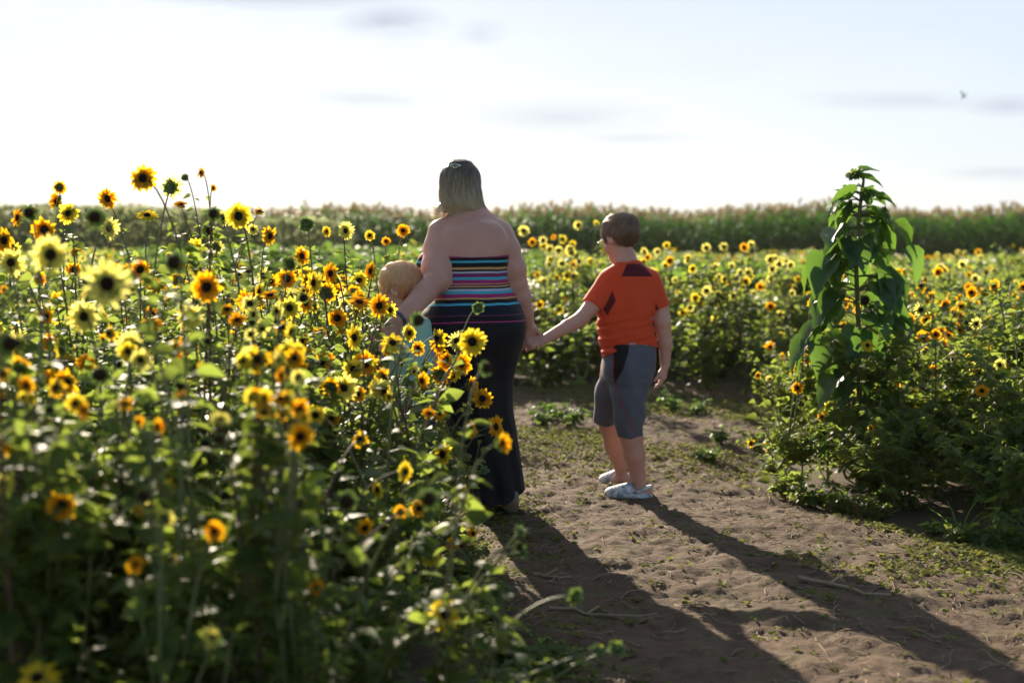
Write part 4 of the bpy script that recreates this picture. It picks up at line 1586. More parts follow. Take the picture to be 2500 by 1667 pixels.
def dry_stalk(p0, p1, r_, label, bend=.03):
    a, b = at(*p0), at(*p1)
    n_ = 9
    L = [a + (b - a) * t_ for t_ in np.linspace(0, 1, n_)]
    L = [np.array([v[0], v[1], 0]) + [bend * math.sin(i * 1.7) * .3, bend * math.sin(i) * .5, hz_(v[0], v[1]) + r_ * 1.2] for i, v in enumerate(L)]
    K = Bag()
    tube(K, L, np.linspace(r_, r_ * .6, n_) , 6)
    s_ = L[3]
    tube(K, [s_, s_ + np.array([.05, .04, .02])], [r_ * .7, r_ * .4], 5)
    c = L[0]
    o_ = link('dry_stalk', K.mesh('dry_stalk', [M['straw']]), None)
    for v in o_.data.vertices:
        v.co -= Vector([float(q) for q in c])
    o_.location = [float(q) for q in c]
    return tag(o_, label, 'dry stalk')


gy = lambda py: 4444.0 / (py - 590)
dry_stalk((1950, 1443, gy(1443)), (2170, 1487, gy(1487)), .010, 'long dry stalk lying across the shadow of the boy on the dirt path')
dry_stalk((1340, 1500, gy(1500)), (1600, 1522, gy(1522)), .007, 'thin dark twig lying in the shadow of the woman on the path')
dry_stalk((1300, 1425, gy(1425)), (1390, 1428, gy(1428)), .006, 'short curved twig on bare dirt beside the leaning sunflower buds')

# =================================================================== near sunflowers placed one by one (heads as seen in the photo)
# x, y, width (2352 px wide view), kind, real size factor, facing: c camera, l left, r right, b back, u up
k1 = 2500 / 2352
HEADS = [
 (328, 410, 64, 'O', 1.05, 'c'), (395, 430, 56, 'P', 1.0, 'b'), (461, 397, 26, 'O', .75, 'l'), (246, 457, 50, 'O', 1.0, 'r'), (137, 431, 32, 'O', .9, 'b'),
 (130, 462, 42, 'O', 1, 'l'), (41, 500, 44, 'O', 1, 'l'), (67, 489, 26, 'S', .9, 'c'), (157, 490, 50, 'Y', .9, 'c'), (103, 527, 60, 'O', 1, 'c'),
 (8, 552, 58, 'O', 1, 'r'), (24, 603, 72, 'P', 1, 'r'), (117, 585, 96, 'P', 1.05, 'c'), (246, 652, 118, 'P', 1.1, 'c'), (218, 499, 34, 'S', .95, 'c'),
 (250, 525, 56, 'P', .9, 'r'), (193, 727, 82, 'P', 1, 'c'), (338, 495, 48, 'Y', .9, 'u'), (322, 620, 52, 'O', .95, 'c'), (358, 655, 52, 'O', .95, 'u'),
 (400, 603, 36, 'S', 1.0, 'c'), (475, 660, 72, 'O', 1, 'c'), (437, 728, 64, 'P', 1, 'c'), (451, 573, 50, 'Y', 1, 'r'), (497, 568, 36, 'P', .8, 'b'),
 (548, 497, 60, 'Y', 1.05, 'c'), (510, 500, 42, 'P', .9, 'r'), (490, 491, 24, 'S', .85, 'c'), (479, 530, 20, 'S', .8, 'r'), (620, 542, 46, 'O', 1, 'r'),
 (595, 485, 26, 'O', .8, 'u'), (581, 527, 28, 'P', .8, 'c'), (703, 516, 25, 'G', 1.0, 'c'), (793, 530, 46, 'P', 1, 'r'), (750, 532, 26, 'Y', .8, 'r'),
 (693, 588, 44, 'O', 1, 'r'), (665, 605, 26, 'S', .9, 'b'), (849, 541, 24, 'Y', .9, 'c'), (926, 530, 31, 'O', 1, 'c'), (887, 554, 22, 'O', .8, 'c'),
 (760, 628, 50, 'O', 1, 'l'), (852, 622, 44, 'O', 1, 'l'), (872, 702, 54, 'O', 1, 'l'), (895, 712, 40, 'Y', .9, 'r'), (665, 707, 56, 'Y', 1, 'c'),
 (568, 690, 52, 'O', 1, 'c'), (350, 745, 52, 'O', 1, 'u'), (300, 793, 72, 'P', 1, 'c'), (322, 826, 60, 'P', 1, 'r'), (592, 825, 66, 'O', 1, 'c'),
 (700, 855, 58, 'O', 1, 'l'), (775, 730, 50, 'O', 1, 'c'), (815, 775, 60, 'Y', 1, 'l'), (840, 835, 58, 'O', 1, 'c'), (880, 868, 52, 'O', 1, 'r'),
 (902, 788, 60, 'Y', 1, 'u'), (967, 875, 46, 'O', 1, 'r'), (1012, 860, 50, 'O', 1, 'b'), (1058, 835, 58, 'O', 1, 'r'), (1085, 785, 66, 'Y', 1, 'c'),
 (1108, 915, 50, 'O', 1, 'c'), (1082, 885, 42, 'O', 1, 'r'), (1080, 985, 44, 'O', 1, 'r'), (1138, 980, 52, 'O', 1, 'r'), (1153, 1018, 50, 'O', .75, 'r'),
 (1017, 1043, 58, 'Y', 1, 'l'), (1005, 945, 52, 'O', 1, 'u'), (930, 1083, 50, 'Y', 1, 'r'), (690, 1003, 68, 'O', 1, 'c'), (28, 1017, 64, 'O', 1, 'c'),
 (317, 968, 30, 'O', .8, 'r'), (827, 1008, 42, 'O', 1, 'c'), (645, 915, 52, 'O', 1, 'u'), (492, 1220, 50, 'O', .95, 'c'), (310, 1295, 46, 'O', .95, 'r'),
 (490, 1463, 66, 'P', 1, 'l'), (1035, 1390, 54, 'P', 1, 'l'), (1086, 1225, 36, 'O', .9, 'r'), (1042, 1250, 38, 'O', .95, 'l'), (85, 1556, 100, 'Y', 1.1, 'u'),
 (5, 1110, 60, 'P', 1, 'r'), (60, 885, 44, 'O', 1, 'c'), (1098, 707, 26, 'G', 1.0, 'c'), (960, 735, 26, 'S', .9, 'r'), (1203, 1268, 30, 'G', 1, 'r'),
 (1195, 1218, 28, 'G', 1.1, 'u'), (1322, 1370, 32, 'G', 1.2, 'r'), (1375, 1493, 28, 'G', 1, 'u'), (1417, 1488, 30, 'G', 1.1, 'u'), (985, 1145, 36, 'S', .9, 'c'),
 (797, 1150, 34, 'S', .9, 'c'), (1118, 845, 26, 'S', .8, 'r'), (1112, 1080, 22, 'G', .9, 'u'), (920, 1175, 32, 'O', .9, 'b'), (318, 1172, 30, 'O', .9, 'l'),
 (380, 1190, 48, 'P', .9, 'b'), (505, 962, 50, 'P', .95, 'u'), (750, 828, 44, 'O', .9, 'u'), (1010, 770, 28, 'Y', .85, 'r'), (230, 860, 34, 'S', 1, 'c'),
 (545, 735, 44, 'O', .9, 'u'), (20, 790, 46, 'S', 1, 'r'), (130, 690, 40, 'Y', .8, 'r'), (1190, 1255, 20, 'S', .8, 'r'), (940, 765, 40, 'Y', .9, 'r'), (960, 800, 36, 'O', .9, 'r'),
 (700, 670, 40, 'Y', .9, 'u'), (170, 620, 40, 'O', .9, 'c'), (90, 640, 36, 'O', .9, 'r'), (415, 470, 30, 'O', .8, 'u'), (490, 432, 18, 'O', .5, 'r'), (425, 408, 12, 'G', .7, 'c'),
]
rx = np.random.default_rng(41)
for _ in range(150):
    x = rx.uniform(0, 1060) if rx.uniform() < .4 else rx.uniform(560, 1075)
    y_ = rx.uniform(540, 980) if x < 480 else rx.uniform(610, 700) if rx.uniform() < .3 else rx.uniform(640, 960)
    if 845 < x < 1010 and 600 < y_ < 770 or x > 1000 and y_ < 760 or x > 970 and y_ < 690: continue
    kd = str(rx.choice(list('OOOOOYYYPPS')))
    HEADS.append((x, y_, rx.uniform(28, 52) * (.42 if kd == 'S' else 1), kd, .95, str(rx.choice(list('cccclrub')))))
FD = {'c': (0, -1, .12), 'l': (-.75, -.75, .1), 'r': (.8, -.62, .1), 'b': (.2, 1, .15), 'u': (.1, -.6, .9)}
SIZ = {'O': .086, 'Y': .086, 'P': .090, 'S': .034, 'G': .048}
rg = np.random.default_rng(12)
heads = []
for (x, y_, wd_, kd, sf, fc) in HEADS:
    real = SIZ[kd] * sf
    Y = float(np.clip(F * real / (wd_ * k1), 1.9, 7.6))
    if x > 930 and y_ > 600 and kd != 'S':
        Y = min(Y, 5.6)
    if x < 700:
        Y = min(Y, float(np.interp(y_, [600, 720, 790, 900, 1100, 1500], [7.4, 4.2, 3.4, 2.85, 2.65, 2.5])))
    elif x < 1000:
        Y = min(Y, float(np.interp(y_, [620, 836, 1022, 1300], [7, 4.8, 3.5, 3.0])))
    else:
        Y = min(Y, float(np.interp(y_, [900, 1150, 1500], [5.4, 4.9, 3.6])))
    if x > 1150 or (x > 1000 and y_ > 1300):
        Y = min(Y, 3.15)
    pos = at(x * k1, y_ * k1, Y)
    heads.append(dict(p=pos, k=kd, s=1.10 * wd_ * k1 * Y / F / SIZ[kd], d=norm(np.array(FD[fc]) + rg.normal(0, .10, 3)), fc=fc, x=x, y=y_))
# heads that share a plant: near each other on the ground
left = sorted(heads, key=lambda h: h['x'])
plants = []
for h in left:
    best = None
    for pl in plants:
        c = np.mean([q['p'] for q in pl], 0)
        dd_ = math.hypot(c[0] - h['p'][0], c[1] - h['p'][1])
        if dd_ < .34 and len(pl) < 7 and (best is None or dd_ < best[0]):
            best = (dd_, pl)
    if best:
        best[1].append(h)
    else:
        plants.append([h])


def hero_plant(hs, seed, label, group, slant=None, base=None, leafm='leaf', dens=38, lsz=(.075, .036), extra=4):
    rg = np.random.default_rng(seed)
    c = np.mean([h['p'] for h in hs], 0)
    if base is None:
        sl_ = slant if slant is not None else rg.normal(0, .10, 2)
        base = np.array([c[0] + sl_[0], c[1] + sl_[1], 0])
    base = np.array([base[0], base[1], float(ground_h(base[0], base[1])) - .02])
    e = tag(empty('sunflower_plant', base), label, 'sunflower plant', group)
    st, fo = Bag(), Bag()
    zt_ = max(.25, min(h['p'][2] for h in hs))
    fork = base + (np.array([c[0], c[1], zt_]) - base) * .62 + np.append(rg.normal(0, .02, 2), 0)
    main = bez(base, base + (fork - base) * .5 + np.append(rg.normal(0, .05, 2), .04), fork, 8)
    tube(st, main - base, np.linspace(.0085, .0052, 8), 5, 0, rg.uniform(.2, .9))
    paths = [main]
    for h in hs:
        back = h['p'] - h['d'] * .008 * h['s']
        b = main[rg.integers(5, 8)] if len(hs) > 1 else fork
        ctl = np.array([b[0] * .35 + back[0] * .65, b[1] * .35 + back[1] * .65, back[2]]) - h['d'] * .05 + np.array([0, 0, .012])
        ctl[2] = b[2] + (back[2] - b[2]) * (1.0 if h['fc'] in 'clr' else .8)
        P = bez(b, ctl, back, 12)
        tube(st, P - base, np.linspace(.0046, .0023, 12), 5, 0, rg.uniform(.4, 1))
        paths.append(P[:9])
        f_ = put_flower(e, h['k'], h['p'] - base, h['d'], h['s'], var=rg.integers(0, 9))
        if h['k'] in 'SG':
            f_['label'] = FLAB[h['k']]
    for i in range(extra):
        b = main[rg.integers(1, 7)]
        a = rg.uniform(0, 6.28)
        e_ = b + np.array([math.cos(a) * .16, math.sin(a) * .16, rg.uniform(.1, .35)])
        e_[2] = min(e_[2], c[2] - .03)
        P = bez(b, b + (e_ - b) * [.8, .8, .3], e_, 7)
        tube(st, P - base, np.linspace(.004, .002, 7), 4, 0, .7)
        paths.append(P)
    leaves_on(fo, rg, [q - base for q in paths[:1 + len(hs)]], dens * .8, lsz, 0, .05, .92, stem_m=1)
    leaves_on(fo, rg, [q - base for q in paths[1 + len(hs):]], dens * 1.5, lsz, 0, .1, 1, stem_m=1)
    link('stem', st.mesh('stem', [M['stem'] if rg.uniform() < .7 else M['stem_red']]), e)
    link('foliage', fo.mesh('foliage', [M[leafm], M['stem']]), e)
    return e


NUMW = {1: 'one', 2: 'two', 3: 'three', 4: 'four', 5: 'five', 6: 'six', 7: 'seven'}
CN = {'O': 'orange', 'Y': 'yellow', 'P': 'pale lemon', 'S': 'bare dark', 'G': 'green budded'}


def describe(hs, nb=2):
    c = {}
    for h in hs:
        c[h['k']] = c.get(h['k'], 0) + 1
    bits = []
    for k_, n_ in sorted(c.items(), key=lambda q: -q[1]):
        bits.append(('%s %s' % (NUMW[n_], CN[k_])) + ((' head' + ('s' if n_ > 1 else '')) if k_ in 'SG' else (' bloom' + ('s' if n_ > 1 else ''))))
    return ' and '.join(bits[:nb])


def where(hs):
    x = np.mean([h['x'] for h in hs]); y_ = min(h['y'] for h in hs)
    big = max(h['s'] for h in hs)
    if x > 1150: return 'leaning over the bare path'
    if 930 < x <= 1150 and y_ > 1200: return 'low beside the path below the skirt'
    if 930 < x <= 1150 and y_ > 690: return 'leaning across the black skirt'
    if 800 < x <= 930 and 600 < y_ < 830: return 'in front of the small child'
    if y_ < 480: return 'standing above the skyline'
    if y_ < 560: return 'with its top at the skyline'
    if y_ < 700: return 'high in the thicket'
    if y_ < 900: return 'mid thicket'
    return 'low in the thicket'


cols = ['at far left', 'left of the tallest bloom', 'near the tallest bloom', 'right of the tallest bloom', 'towards the child', 'beside the child', '']
used = {}
for i, hs in enumerate(plants):
    lab = 'sunflower with %s %s' % (describe(hs, 1 if np.mean([h['x'] for h in hs]) < 930 else 2), where(hs))
    x = np.mean([h['x'] for h in hs])
    ci = int(np.clip(x // 160, 0, 5))
    if x < 930:
        lab += ', ' + cols[ci]
    if len(lab.replace(',', ' ').replace('-', ' ').split()) > 15:
        lab = lab.rsplit(',', 1)[0]
    if lab in used:
        ln_ = ['nearer', 'slimmer', 'lower', 'farther', 'leafier']
        j = used[lab]
        used[lab] += 1
        # compare with the earlier one: which is lower in the picture
        lab = lab.replace('sunflower', ('second ', 'third ', 'fourth ', 'fifth ', 'sixth ', 'seventh ')[j - 1] + 'sunflower')
    else:
        used[lab] = 1
    mx_ = np.mean([h['x'] for h in hs])
    sl_ = None
    if mx_ > 930:     # stems lean out of the thicket towards the path
        cx = np.mean([h['p'][0] for h in hs])
        cyy = np.mean([h['p'][1] for h in hs])
        sl_ = (-.34 - .12 * rg.uniform() - max(0, cx - .05) * .8, rg.normal(.05, .08))
    hero_plant(hs, 100 + i, lab, 'wild sunflowers of the near thicket', sl_)


# =================================================================== thicket filling
LB = [bush_proto(200 + i, rg.uniform(.95, 1.15), rg.uniform(.16, .26), int(rg.integers(9, 13)), 100, None, (.072, .034)) for i in range(9)]
RBp = [bush_proto(230 + i, rg.uniform(.82, 1.02), rg.uniform(.2, .34), int(rg.integers(11, 15)), 64, None, (.072, .034)) for i in range(8)]
LOWB = [bush_proto(260 + i, .52, .30, 17, 90, None, (.06, .034)) for i in range(5)]
random.seed(21)


def left_edge(y_):
    return np.interp(y_, [1.5, 3, 4.2, 5.2, 6.2, 7.2, 9, 12], [-.30, -.22, -.30, -.42, -.60, -.75, -1.1, -1.5])


spots = []
rg = np.random.default_rng(31)


def poisson(n, fx, fy, ok, mind):
    o_ = []
    tries = 0
    while len(o_) < n and tries < 30000:
        tries += 1
        y_ = fy()
        x = fx(y_)
        if not ok(x, y_):
            continue
        if all((x - a) ** 2 + (y_ - b) ** 2 > mind ** 2 for a, b in o_):
            o_.append((x, y_))
    return o_


# left thicket from just ahead of the camera to beyond the child
L1 = poisson(82, lambda y_: rg.uniform(-.37 * y_ - .35, left_edge(y_) - .05), lambda: 2.75 + 5.3 * rg.uniform() ** 1.2,
             lambda x, y_: (abs(x + .50) > .36 or not 5.6 < y_ < 7.3) and not (-.75 < x < -.15 and 4.9 < y_ < 5.6), .22)
for (x, y_) in L1:
    near_edge = left_edge(y_) - x < .30
    pr = random.choice(LB)
    top = np.interp(y_, [2.4, 3.0, 3.8, 4.5, 6, 8], [.98, 1.04, 1.08, 1.06, 1.0, .92])
    if x > -.75: top *= np.interp(y_, [2, 3.5, 5, 8], [.66, .70, .80, .95])
    sc = top / pr['H'] * random.uniform(.86, 1.04)
    nh = random.choice((3, 4, 5, 6)) if y_ > 3.6 else random.choice((1, 2, 3))
    if x > -.62 and y_ < 5.2 and random.random() < .6:
        pr = random.choice(LOWB)
        sc = random.uniform(.9, 1.2)
    place_bush(pr, (x, y_, float(ground_h(x, y_)) - .01), random.uniform(0, 6.28), sc,
               'leafy wild sunflower crowded into the thicket left of the dirt path', 'wild sunflowers filling the left thicket', 'OOOOYYPS', nh)
# field beyond the child and the woman
L2 = poisson(36, lambda y_: rg.uniform(-.37 * y_ - .3, -.02 * y_ - .3), lambda: rg.uniform(8.2, 17), lambda x, y_: True, .5)
for (x, y_) in L2:
    pr = random.choice(RBp)
    sc = np.interp(y_, [8, 12, 17], [.88, .86, .84]) / pr['H'] * random.uniform(.85, 1.15)
    place_bush(pr, (x, y_, -.02), random.uniform(0, 6.28), sc * 1.0,
               'wild sunflower in the sunlit field between the thicket and the corn', 'wild sunflowers in the field behind the people', 'OOYYYPPS', random.choice((4, 5, 6, 8)))
# hedge across the end of the path, behind the boy
L3 = poisson(48, lambda y_: rg.uniform(-.9, .36 * y_ + .3), lambda: 12.15 + 6.5 * rg.uniform() ** 1.6, lambda x, y_: True, .42)
for (x, y_) in L3:
    pr = random.choice(RBp)
    sc = 1.07 / pr['H'] * random.uniform(.9, 1.12)
    if y_ < 13.2 and random.random() < .6:
        pr = random.choice(LOWB)
        sc = random.uniform(1.1, 1.5)
    place_bush(pr, (x, y_, -.02), random.uniform(0, 6.28), sc,
               'wild sunflower with mostly lemon blooms in the hedge where the path ends', 'wild sunflowers across the end of the path', 'PPPPPYYYOS', random.choice((3, 4, 5, 6)), back=.3)
# thicket right of the path
RE = lambda y_: np.interp(y_, [5.4, 6.0, 6.8, 7.5, 8.2, 9.5, 11, 13], [2.25, 2.15, 1.85, 1.38, 1.42, 1.75, 2.3, 3.0])
L4 = poisson(60, lambda y_: rg.uniform(RE(y_) + .05, .37 * y_ + .45), lambda: 6.3 + 5.6 * rg.uniform() ** 1.25, lambda x, y_: x > RE(y_), .25)
for (x, y_) in L4:
    pr = random.choice(RBp)
    edge_ = x - RE(y_)
    top = np.interp(edge_, [0, .15, .5, 1], [.34, .62, .88, 1.0]) * (1.0 if y_ > 7.2 else .93)
    sc = top / pr['H'] * random.uniform(.9, 1.08)
    if edge_ < .30 or random.random() < .22:
        pr = random.choice(LOWB)
        sc = random.uniform(.85, 1.25) * (1 if edge_ > .12 else .72)
    place_bush(pr, (x, y_, float(ground_h(x, y_)) - .01), random.uniform(0, 6.28), sc,
               'bushy wild sunflower in the dark thicket right of the path', 'wild sunflowers of the right thicket', 'OOOOOOYPS', random.choice((3, 4, 5, 6)) if edge_ > .2 else 1)
# heads seen on the right side, each at its place
HR = [(1925, 632, 32, 'O', 'c'), (1972, 635, 28, 'O', 'r'), (2062, 627, 26, 'O', 'c'), (1866, 697, 28, 'O', 'l'), (1943, 697, 28, 'O', 'r'), (1870, 757, 30, 'O', 'c'),
      (1831, 891, 32, 'O', 'c'), (1725, 1018, 24, 'O', 'c'), (1757, 1026, 26, 'O', 'r'), (2013, 1034, 28, 'Y', 'c'), (2104, 1025, 30, 'P', 'c'), (2089, 733, 32, 'O', 'c'),
      (2159, 761, 30, 'O', 'c'), (2231, 672, 32, 'O', 'c'), (2239, 640, 26, 'P', 'c'), (2264, 735, 26, 'O', 'c'), (2216, 770, 26, 'O', 'l'), (2265, 770, 28, 'O', 'c'),
      (2168, 828, 27, 'O', 'c'), (2222, 836, 28, 'O', 'c'), (2247, 837, 26, 'O', 'c'), (2302, 897, 29, 'O', 'c'), (2262, 913, 32, 'O', 'c'), (2235, 905, 28, 'O', 'l'),
      (2307, 860, 30, 'O', 'c'), (2221, 865, 26, 'O', 'r'), (2015, 898, 30, 'O', 'c'), (1927, 940, 32, 'O', 'u'), (2190, 720, 28, 'O', 'c'), (2297, 825, 28, 'P', 'c'),
      (2130, 690, 26, 'O', 'r'), (2178, 700, 24, 'O', 'c'), (1987, 690, 20, 'S', 'c'), (2210, 607, 24, 'P', 'c'), (1740, 862, 20, 'O', 'l'), (2330, 850, 28, 'O', 'c')]
rx = np.random.default_rng(43)
for _ in range(62):
    x = rx.uniform(2105, 2350) if rx.uniform() < .8 else rx.uniform(1850, 2105)
    y_ = rx.uniform(650, 950)
    if x < 2105: y_ = rx.uniform(780, 1000)
    HR.append((x, y_, rx.uniform(22, 31), str(rx.choice(list('OOOOOOYP'))), str(rx.choice(list('ccclru')))))
hr_ = []
for (x, y_, wd_, kd, fc) in HR:
    Y = float(np.clip(F * SIZ[kd] * .92 / (wd_ * k1), 7.3, 10.5))
    if x < 1890 or y_ > 880: Y = min(Y, 7.5)
    if y_ > 1000: Y = 7.1
    if x < 1780: Y = 7.7
    p0 = at(x * k1, y_ * k1, Y)
    hr_.append(dict(p=p0, k=kd, s=wd_ * k1 * Y / F / SIZ[kd], d=norm(np.array(FD[fc]) + rg.normal(0, .12, 3)), fc=fc, x=x, y=y_))
pr_ = []
for h in sorted(hr_, key=lambda h: h['x']):
    for pl in pr_:
        c = np.mean([q['p'] for q in pl], 0)
        if math.hypot(c[0] - h['p'][0], c[1] - h['p'][1]) < .34 and len(pl) < 7:
            pl.append(h)
            break
    else:
        pr_.append([h])
ordn = ['first', 'second', 'third', 'fourth', 'fifth', 'sixth', 'seventh', 'eighth', 'ninth', 'tenth', 'eleventh', 'twelfth', 'thirteenth', 'fourteenth', 'fifteenth', 'sixteenth', 'seventeenth', 'eighteenth', 'nineteenth', 'twentieth', 'twenty-first', 'twenty-second', 'twenty-third', 'twenty-fourth']
pr_.sort(key=lambda q: np.mean([h['x'] for h in q]))
for i, hs in enumerate(pr_):
    x = np.mean([h['x'] for h in hs])
    wh = 'beside the broad-leaved sunflower' if x < 2110 else 'in the right thicket'
    if x < 1780: wh = 'low at the edge of the path'
    lab = 'sunflower with %s, %s, %s from the path' % (describe(hs, 1), wh, ordn[min(i, 23)])
    base = None
    if x < 1780:
        base = (float(hs[0]['p'][0]) + .38, float(hs[0]['p'][1]) + .02)
    hero_plant(hs, 400 + i, lab, 'wild sunflowers with open heads right of the path', None, base, extra=3, dens=24, lsz=(.085, .04))
# heads seen over the hedge in the middle
HM = [(1328, 517, 26, 'P'), (1370, 513, 16, 'Y'), (1203, 530, 30, 'P'), (1222, 556, 22, 'O'), (1247, 552, 24, 'P'), (1271, 545, 14, 'O'), (1510, 578, 20, 'P'), (1725, 562, 22, 'P'),
      (1318, 635, 28, 'P'), (1262, 572, 24, 'P'), (1283, 575, 24, 'P'), (1308, 577, 24, 'P'), (1290, 605, 26, 'P'), (1330, 600, 24, 'P'), (1355, 600, 20, 'Y'), (1580, 592, 18, 'Y'),
      (1718, 625, 26, 'P'), (1690, 640, 24, 'P'), (1645, 643, 18, 'Y'), (1632, 675, 22, 'P'), (1700, 672, 20, 'Y'), (1240, 700, 24, 'O'), (1265, 715, 22, 'O'), (1300, 690, 20, 'O'), (1770, 640, 24, 'P')]
rx = np.random.default_rng(44)
for _ in range(64):
    x = rx.uniform(1185, 1830)
    if 1370 < x < 1475: continue
    HM.append((x, rx.uniform(560, 735) if x > 1480 else rx.uniform(545, 740), rx.uniform(18, 27), str(rx.choice(list('PPPPPYYO')))))
hm = []
for (x, y_, wd_, kd) in HM:
    Y = float(np.clip(F * SIZ[kd] / (wd_ * k1), 11.6, 13.6))
    p0 = at(x * k1, y_ * k1, Y)
    hm.append(dict(p=p0, k=kd, s=wd_ * k1 * Y / F / SIZ[kd], d=norm(np.array(FD['c']) + rg.normal(0, .25, 3)), fc='c', x=x, y=y_))
pm_ = []
for h in sorted(hm, key=lambda h: h['x']):
    for pl in pm_:
        c = np.mean([q['p'] for q in pl], 0)
        if math.hypot(c[0] - h['p'][0], (c[1] - h['p'][1]) * .4) < .42 and len(pl) < 7:
            pl.append(h)
            break
    else:
        pm_.append([h])
for i, hs in enumerate(pm_):
    x = np.mean([h['x'] for h in hs])
    wh = 'behind the joined hands' if x < 1300 else ('left of the boy' if x < 1400 else 'right of the boy' if x < 1620 else 'before the corn')
    for h in hs: h['fc'] = 'u'
    hero_plant(hs, 500 + i, 'sunflower with %s, %s, %s from the woman' % (describe(hs, 1), wh, ordn[i]), 'wild sunflowers with open heads behind the boy', None, None, extra=4, dens=24, lsz=(.085, .04))

# =================================================================== the tall broad-leaved sunflower
gb_ = at(2095, 1190, 7.35)
gb_[2] = -.01
giant = tag(empty('tall_sunflower', gb_), 'tall unopened sunflower with big heart shaped leaves rising above the thicket right of the path', 'sunflower plant')
K = Bag()
gp = [gb_, at(2098, 1000, 7.35), at(2096, 800, 7.36), at(2090, 650, 7.36), at(2098, 520, 7.36), at(2108, 440, 7.36)]
gp = np.array(gp)
tt_ = np.linspace(0, 1, 24)
gP = np.stack([np.interp(tt_, np.linspace(0, 1, 6), gp[:, i]) for i in range(3)], 1)
tube(K, gP - gb_, np.linspace(.017, .0085, 24), 8)
LS = [  # leaf base x,y -> tip x,y in photo pixels, size metres, depth lean
 ((2100, 425), (2145, 402), .13, .00), ((2098, 432), (2162, 440), .15, -.05), ((2092, 425), (2078, 410), .06, -.02), ((2085, 470), (2015, 482), .14, -.04), ((2070, 480), (2045, 455), .10, .04),
 ((2112, 470), (2193, 480), .17, .02), ((2113, 465), (2135, 500), .11, -.05), ((2085, 510), (2018, 560), .20, .03), ((2075, 490), (2020, 500), .15, -.06), ((2110, 545), (2135, 525), .08, .0),
 ((2125, 515), (2195, 535), .15, .03), ((2185, 540), (2240, 600), .14, .03), ((2120, 520), (2190, 545), .18, -.06), ((2078, 560), (1995, 610), .24, -.04), ((2060, 570), (2010, 620), .20, .05), ((2095, 580), (2108, 650), .22, -.12),
 ((2065, 590), (2090, 640), .20, -.14), ((2135, 560), (2155, 640), .18, -.05), ((2120, 590), (2145, 610), .16, .06), ((2020, 640), (1958, 715), .25, -.02), ((2040, 620), (1985, 660), .2, .06),
 ((2205, 610), (2262, 690), .19, -.05), ((1985, 640), (1940, 700), .17, .03), ((1960, 870), (1930, 920), .15, .02), ((2120, 640), (2190, 645), .2, .04), ((2105, 650), (2080, 700), .18, .06), ((2150, 680), (2225, 740), .24, -.08), ((2140, 690), (2190, 745), .20, -.12),
 ((2030, 700), (1960, 745), .20, .02), ((2045, 715), (2010, 790), .25, -.10), ((2075, 690), (2030, 720), .16, .05), ((2110, 730), (2180, 780), .22, .02), ((2095, 800), (2075, 885), .26, -.10),
 ((2115, 810), (2125, 860), .18, -.06), ((2000, 790), (1945, 840), .18, -.02), ((1975, 825), (1915, 900), .20, .0), ((2020, 830), (1985, 900), .18, -.08), ((2120, 860), (2180, 930), .2, -.06),
 ((2060, 760), (2000, 800), .2, .05), ((2085, 900), (2040, 960), .18, -.06), ((2190, 770), (2240, 800), .16, .04), ((2070, 640), (2020, 690), .22, .08), ((2130, 600), (2175, 600), .16, .08)]
rg = np.random.default_rng(77)
for _ in range(96):
    yb = rg.uniform(455, 1090)
    sd_ = rg.choice([-1, 1])
    ln_ = rg.uniform(.5, 1.0) * np.interp(yb, [470, 600, 800, 930, 1080], [40, 100, 115, 80, 45])
    bx = 2094 + sd_ * rg.uniform(8, 85) * np.interp(yb, [470, 650], [.4, 1])
    LS.append(((bx, yb), (bx + sd_ * ln_ * rg.uniform(.2, 1), yb + ln_ * rg.uniform(-.1, 1)), rg.uniform(.12, .24) * np.interp(yb, [455, 600, 930, 1080], [.5, 1, .85, .55]), rg.uniform(-.14, .14)))
Lf, Pt = Bag(), Bag()
for i, (b, e, sz, dl) in enumerate(LS):
    B0, E0 = at(b[0], b[1], 7.36 + dl * .5), at(e[0], e[1], 7.36 + dl * 1.6)
    d = E0 - B0
    L0 = np.linalg.norm(d)
    lf = max(L0 * .98, sz * .80)
    d = d / L0
    az_out = norm([d[0], d[1] - .001, 0])
    up_ = norm(np.array([0, 0, 1.0]) * (1.0 if d[2] > -.5 else .35) + az_out * (.9 if d[2] < -.3 else 0) + np.array([0, -.45 if b[1] > 600 else .05, 0]) + rg.normal(0, .25, 3))
    Rm = frames(d[None], up_[None])
    V_, Q_, T_q = TPL_BIG
    cr = V_ + rg.normal(0, 1, V_.shape) * [.004, .012, .016] * (np.abs(V_[:, 1:2]) > 0)
    cr[:, 2] += .05 * np.sin(V_[:, 0] * rg.uniform(2, 5) + rg.uniform(0, 6)) + rg.normal(0, .25) * V_[:, 1] * V_[:, 0]
    Lf.add(cr @ Rm[0].T * lf * rg.uniform(.98, 1.1) + B0 - gb_, Q_, T_q, 0, np.clip(rg.uniform(.0, .7) + .35 * (np.abs(V_[:, 1]) < 1e-6), 0, 1))
    j = int(np.argmin(np.abs(gP[:, 2] - (B0[2] - .02))))
    if B0[2] < gP[-1][2] + .05:
        tube(K, bez(gP[j], (gP[j] + B0) / 2 + [0, 0, .02], B0 + d * .01, 6) - gb_, np.linspace(.0050, .0036, 6), 5)
link('stem', K.mesh('stem', [M['stem']]), giant)
link('foliage', Lf.mesh('foliage', [M['leaf_giant']]), giant)
gh = gp[-1]
bud = put_flower(giant, 'G', at(2085, 425, 7.34) - gb_, (-.5, -.3, .8), 1.5, 0)
bud['label'] = 'unopened green head at the very top'
K = Bag()
tube(K, bez(gp[-1], gp[-1] + [0, 0, .02], at(2087, 428, 7.34), 5) - gb_, [.008, .007, .006, .006, .006], 6)
link('bud_stalk', K.mesh('bud_stalk', [M['stem']]), giant)

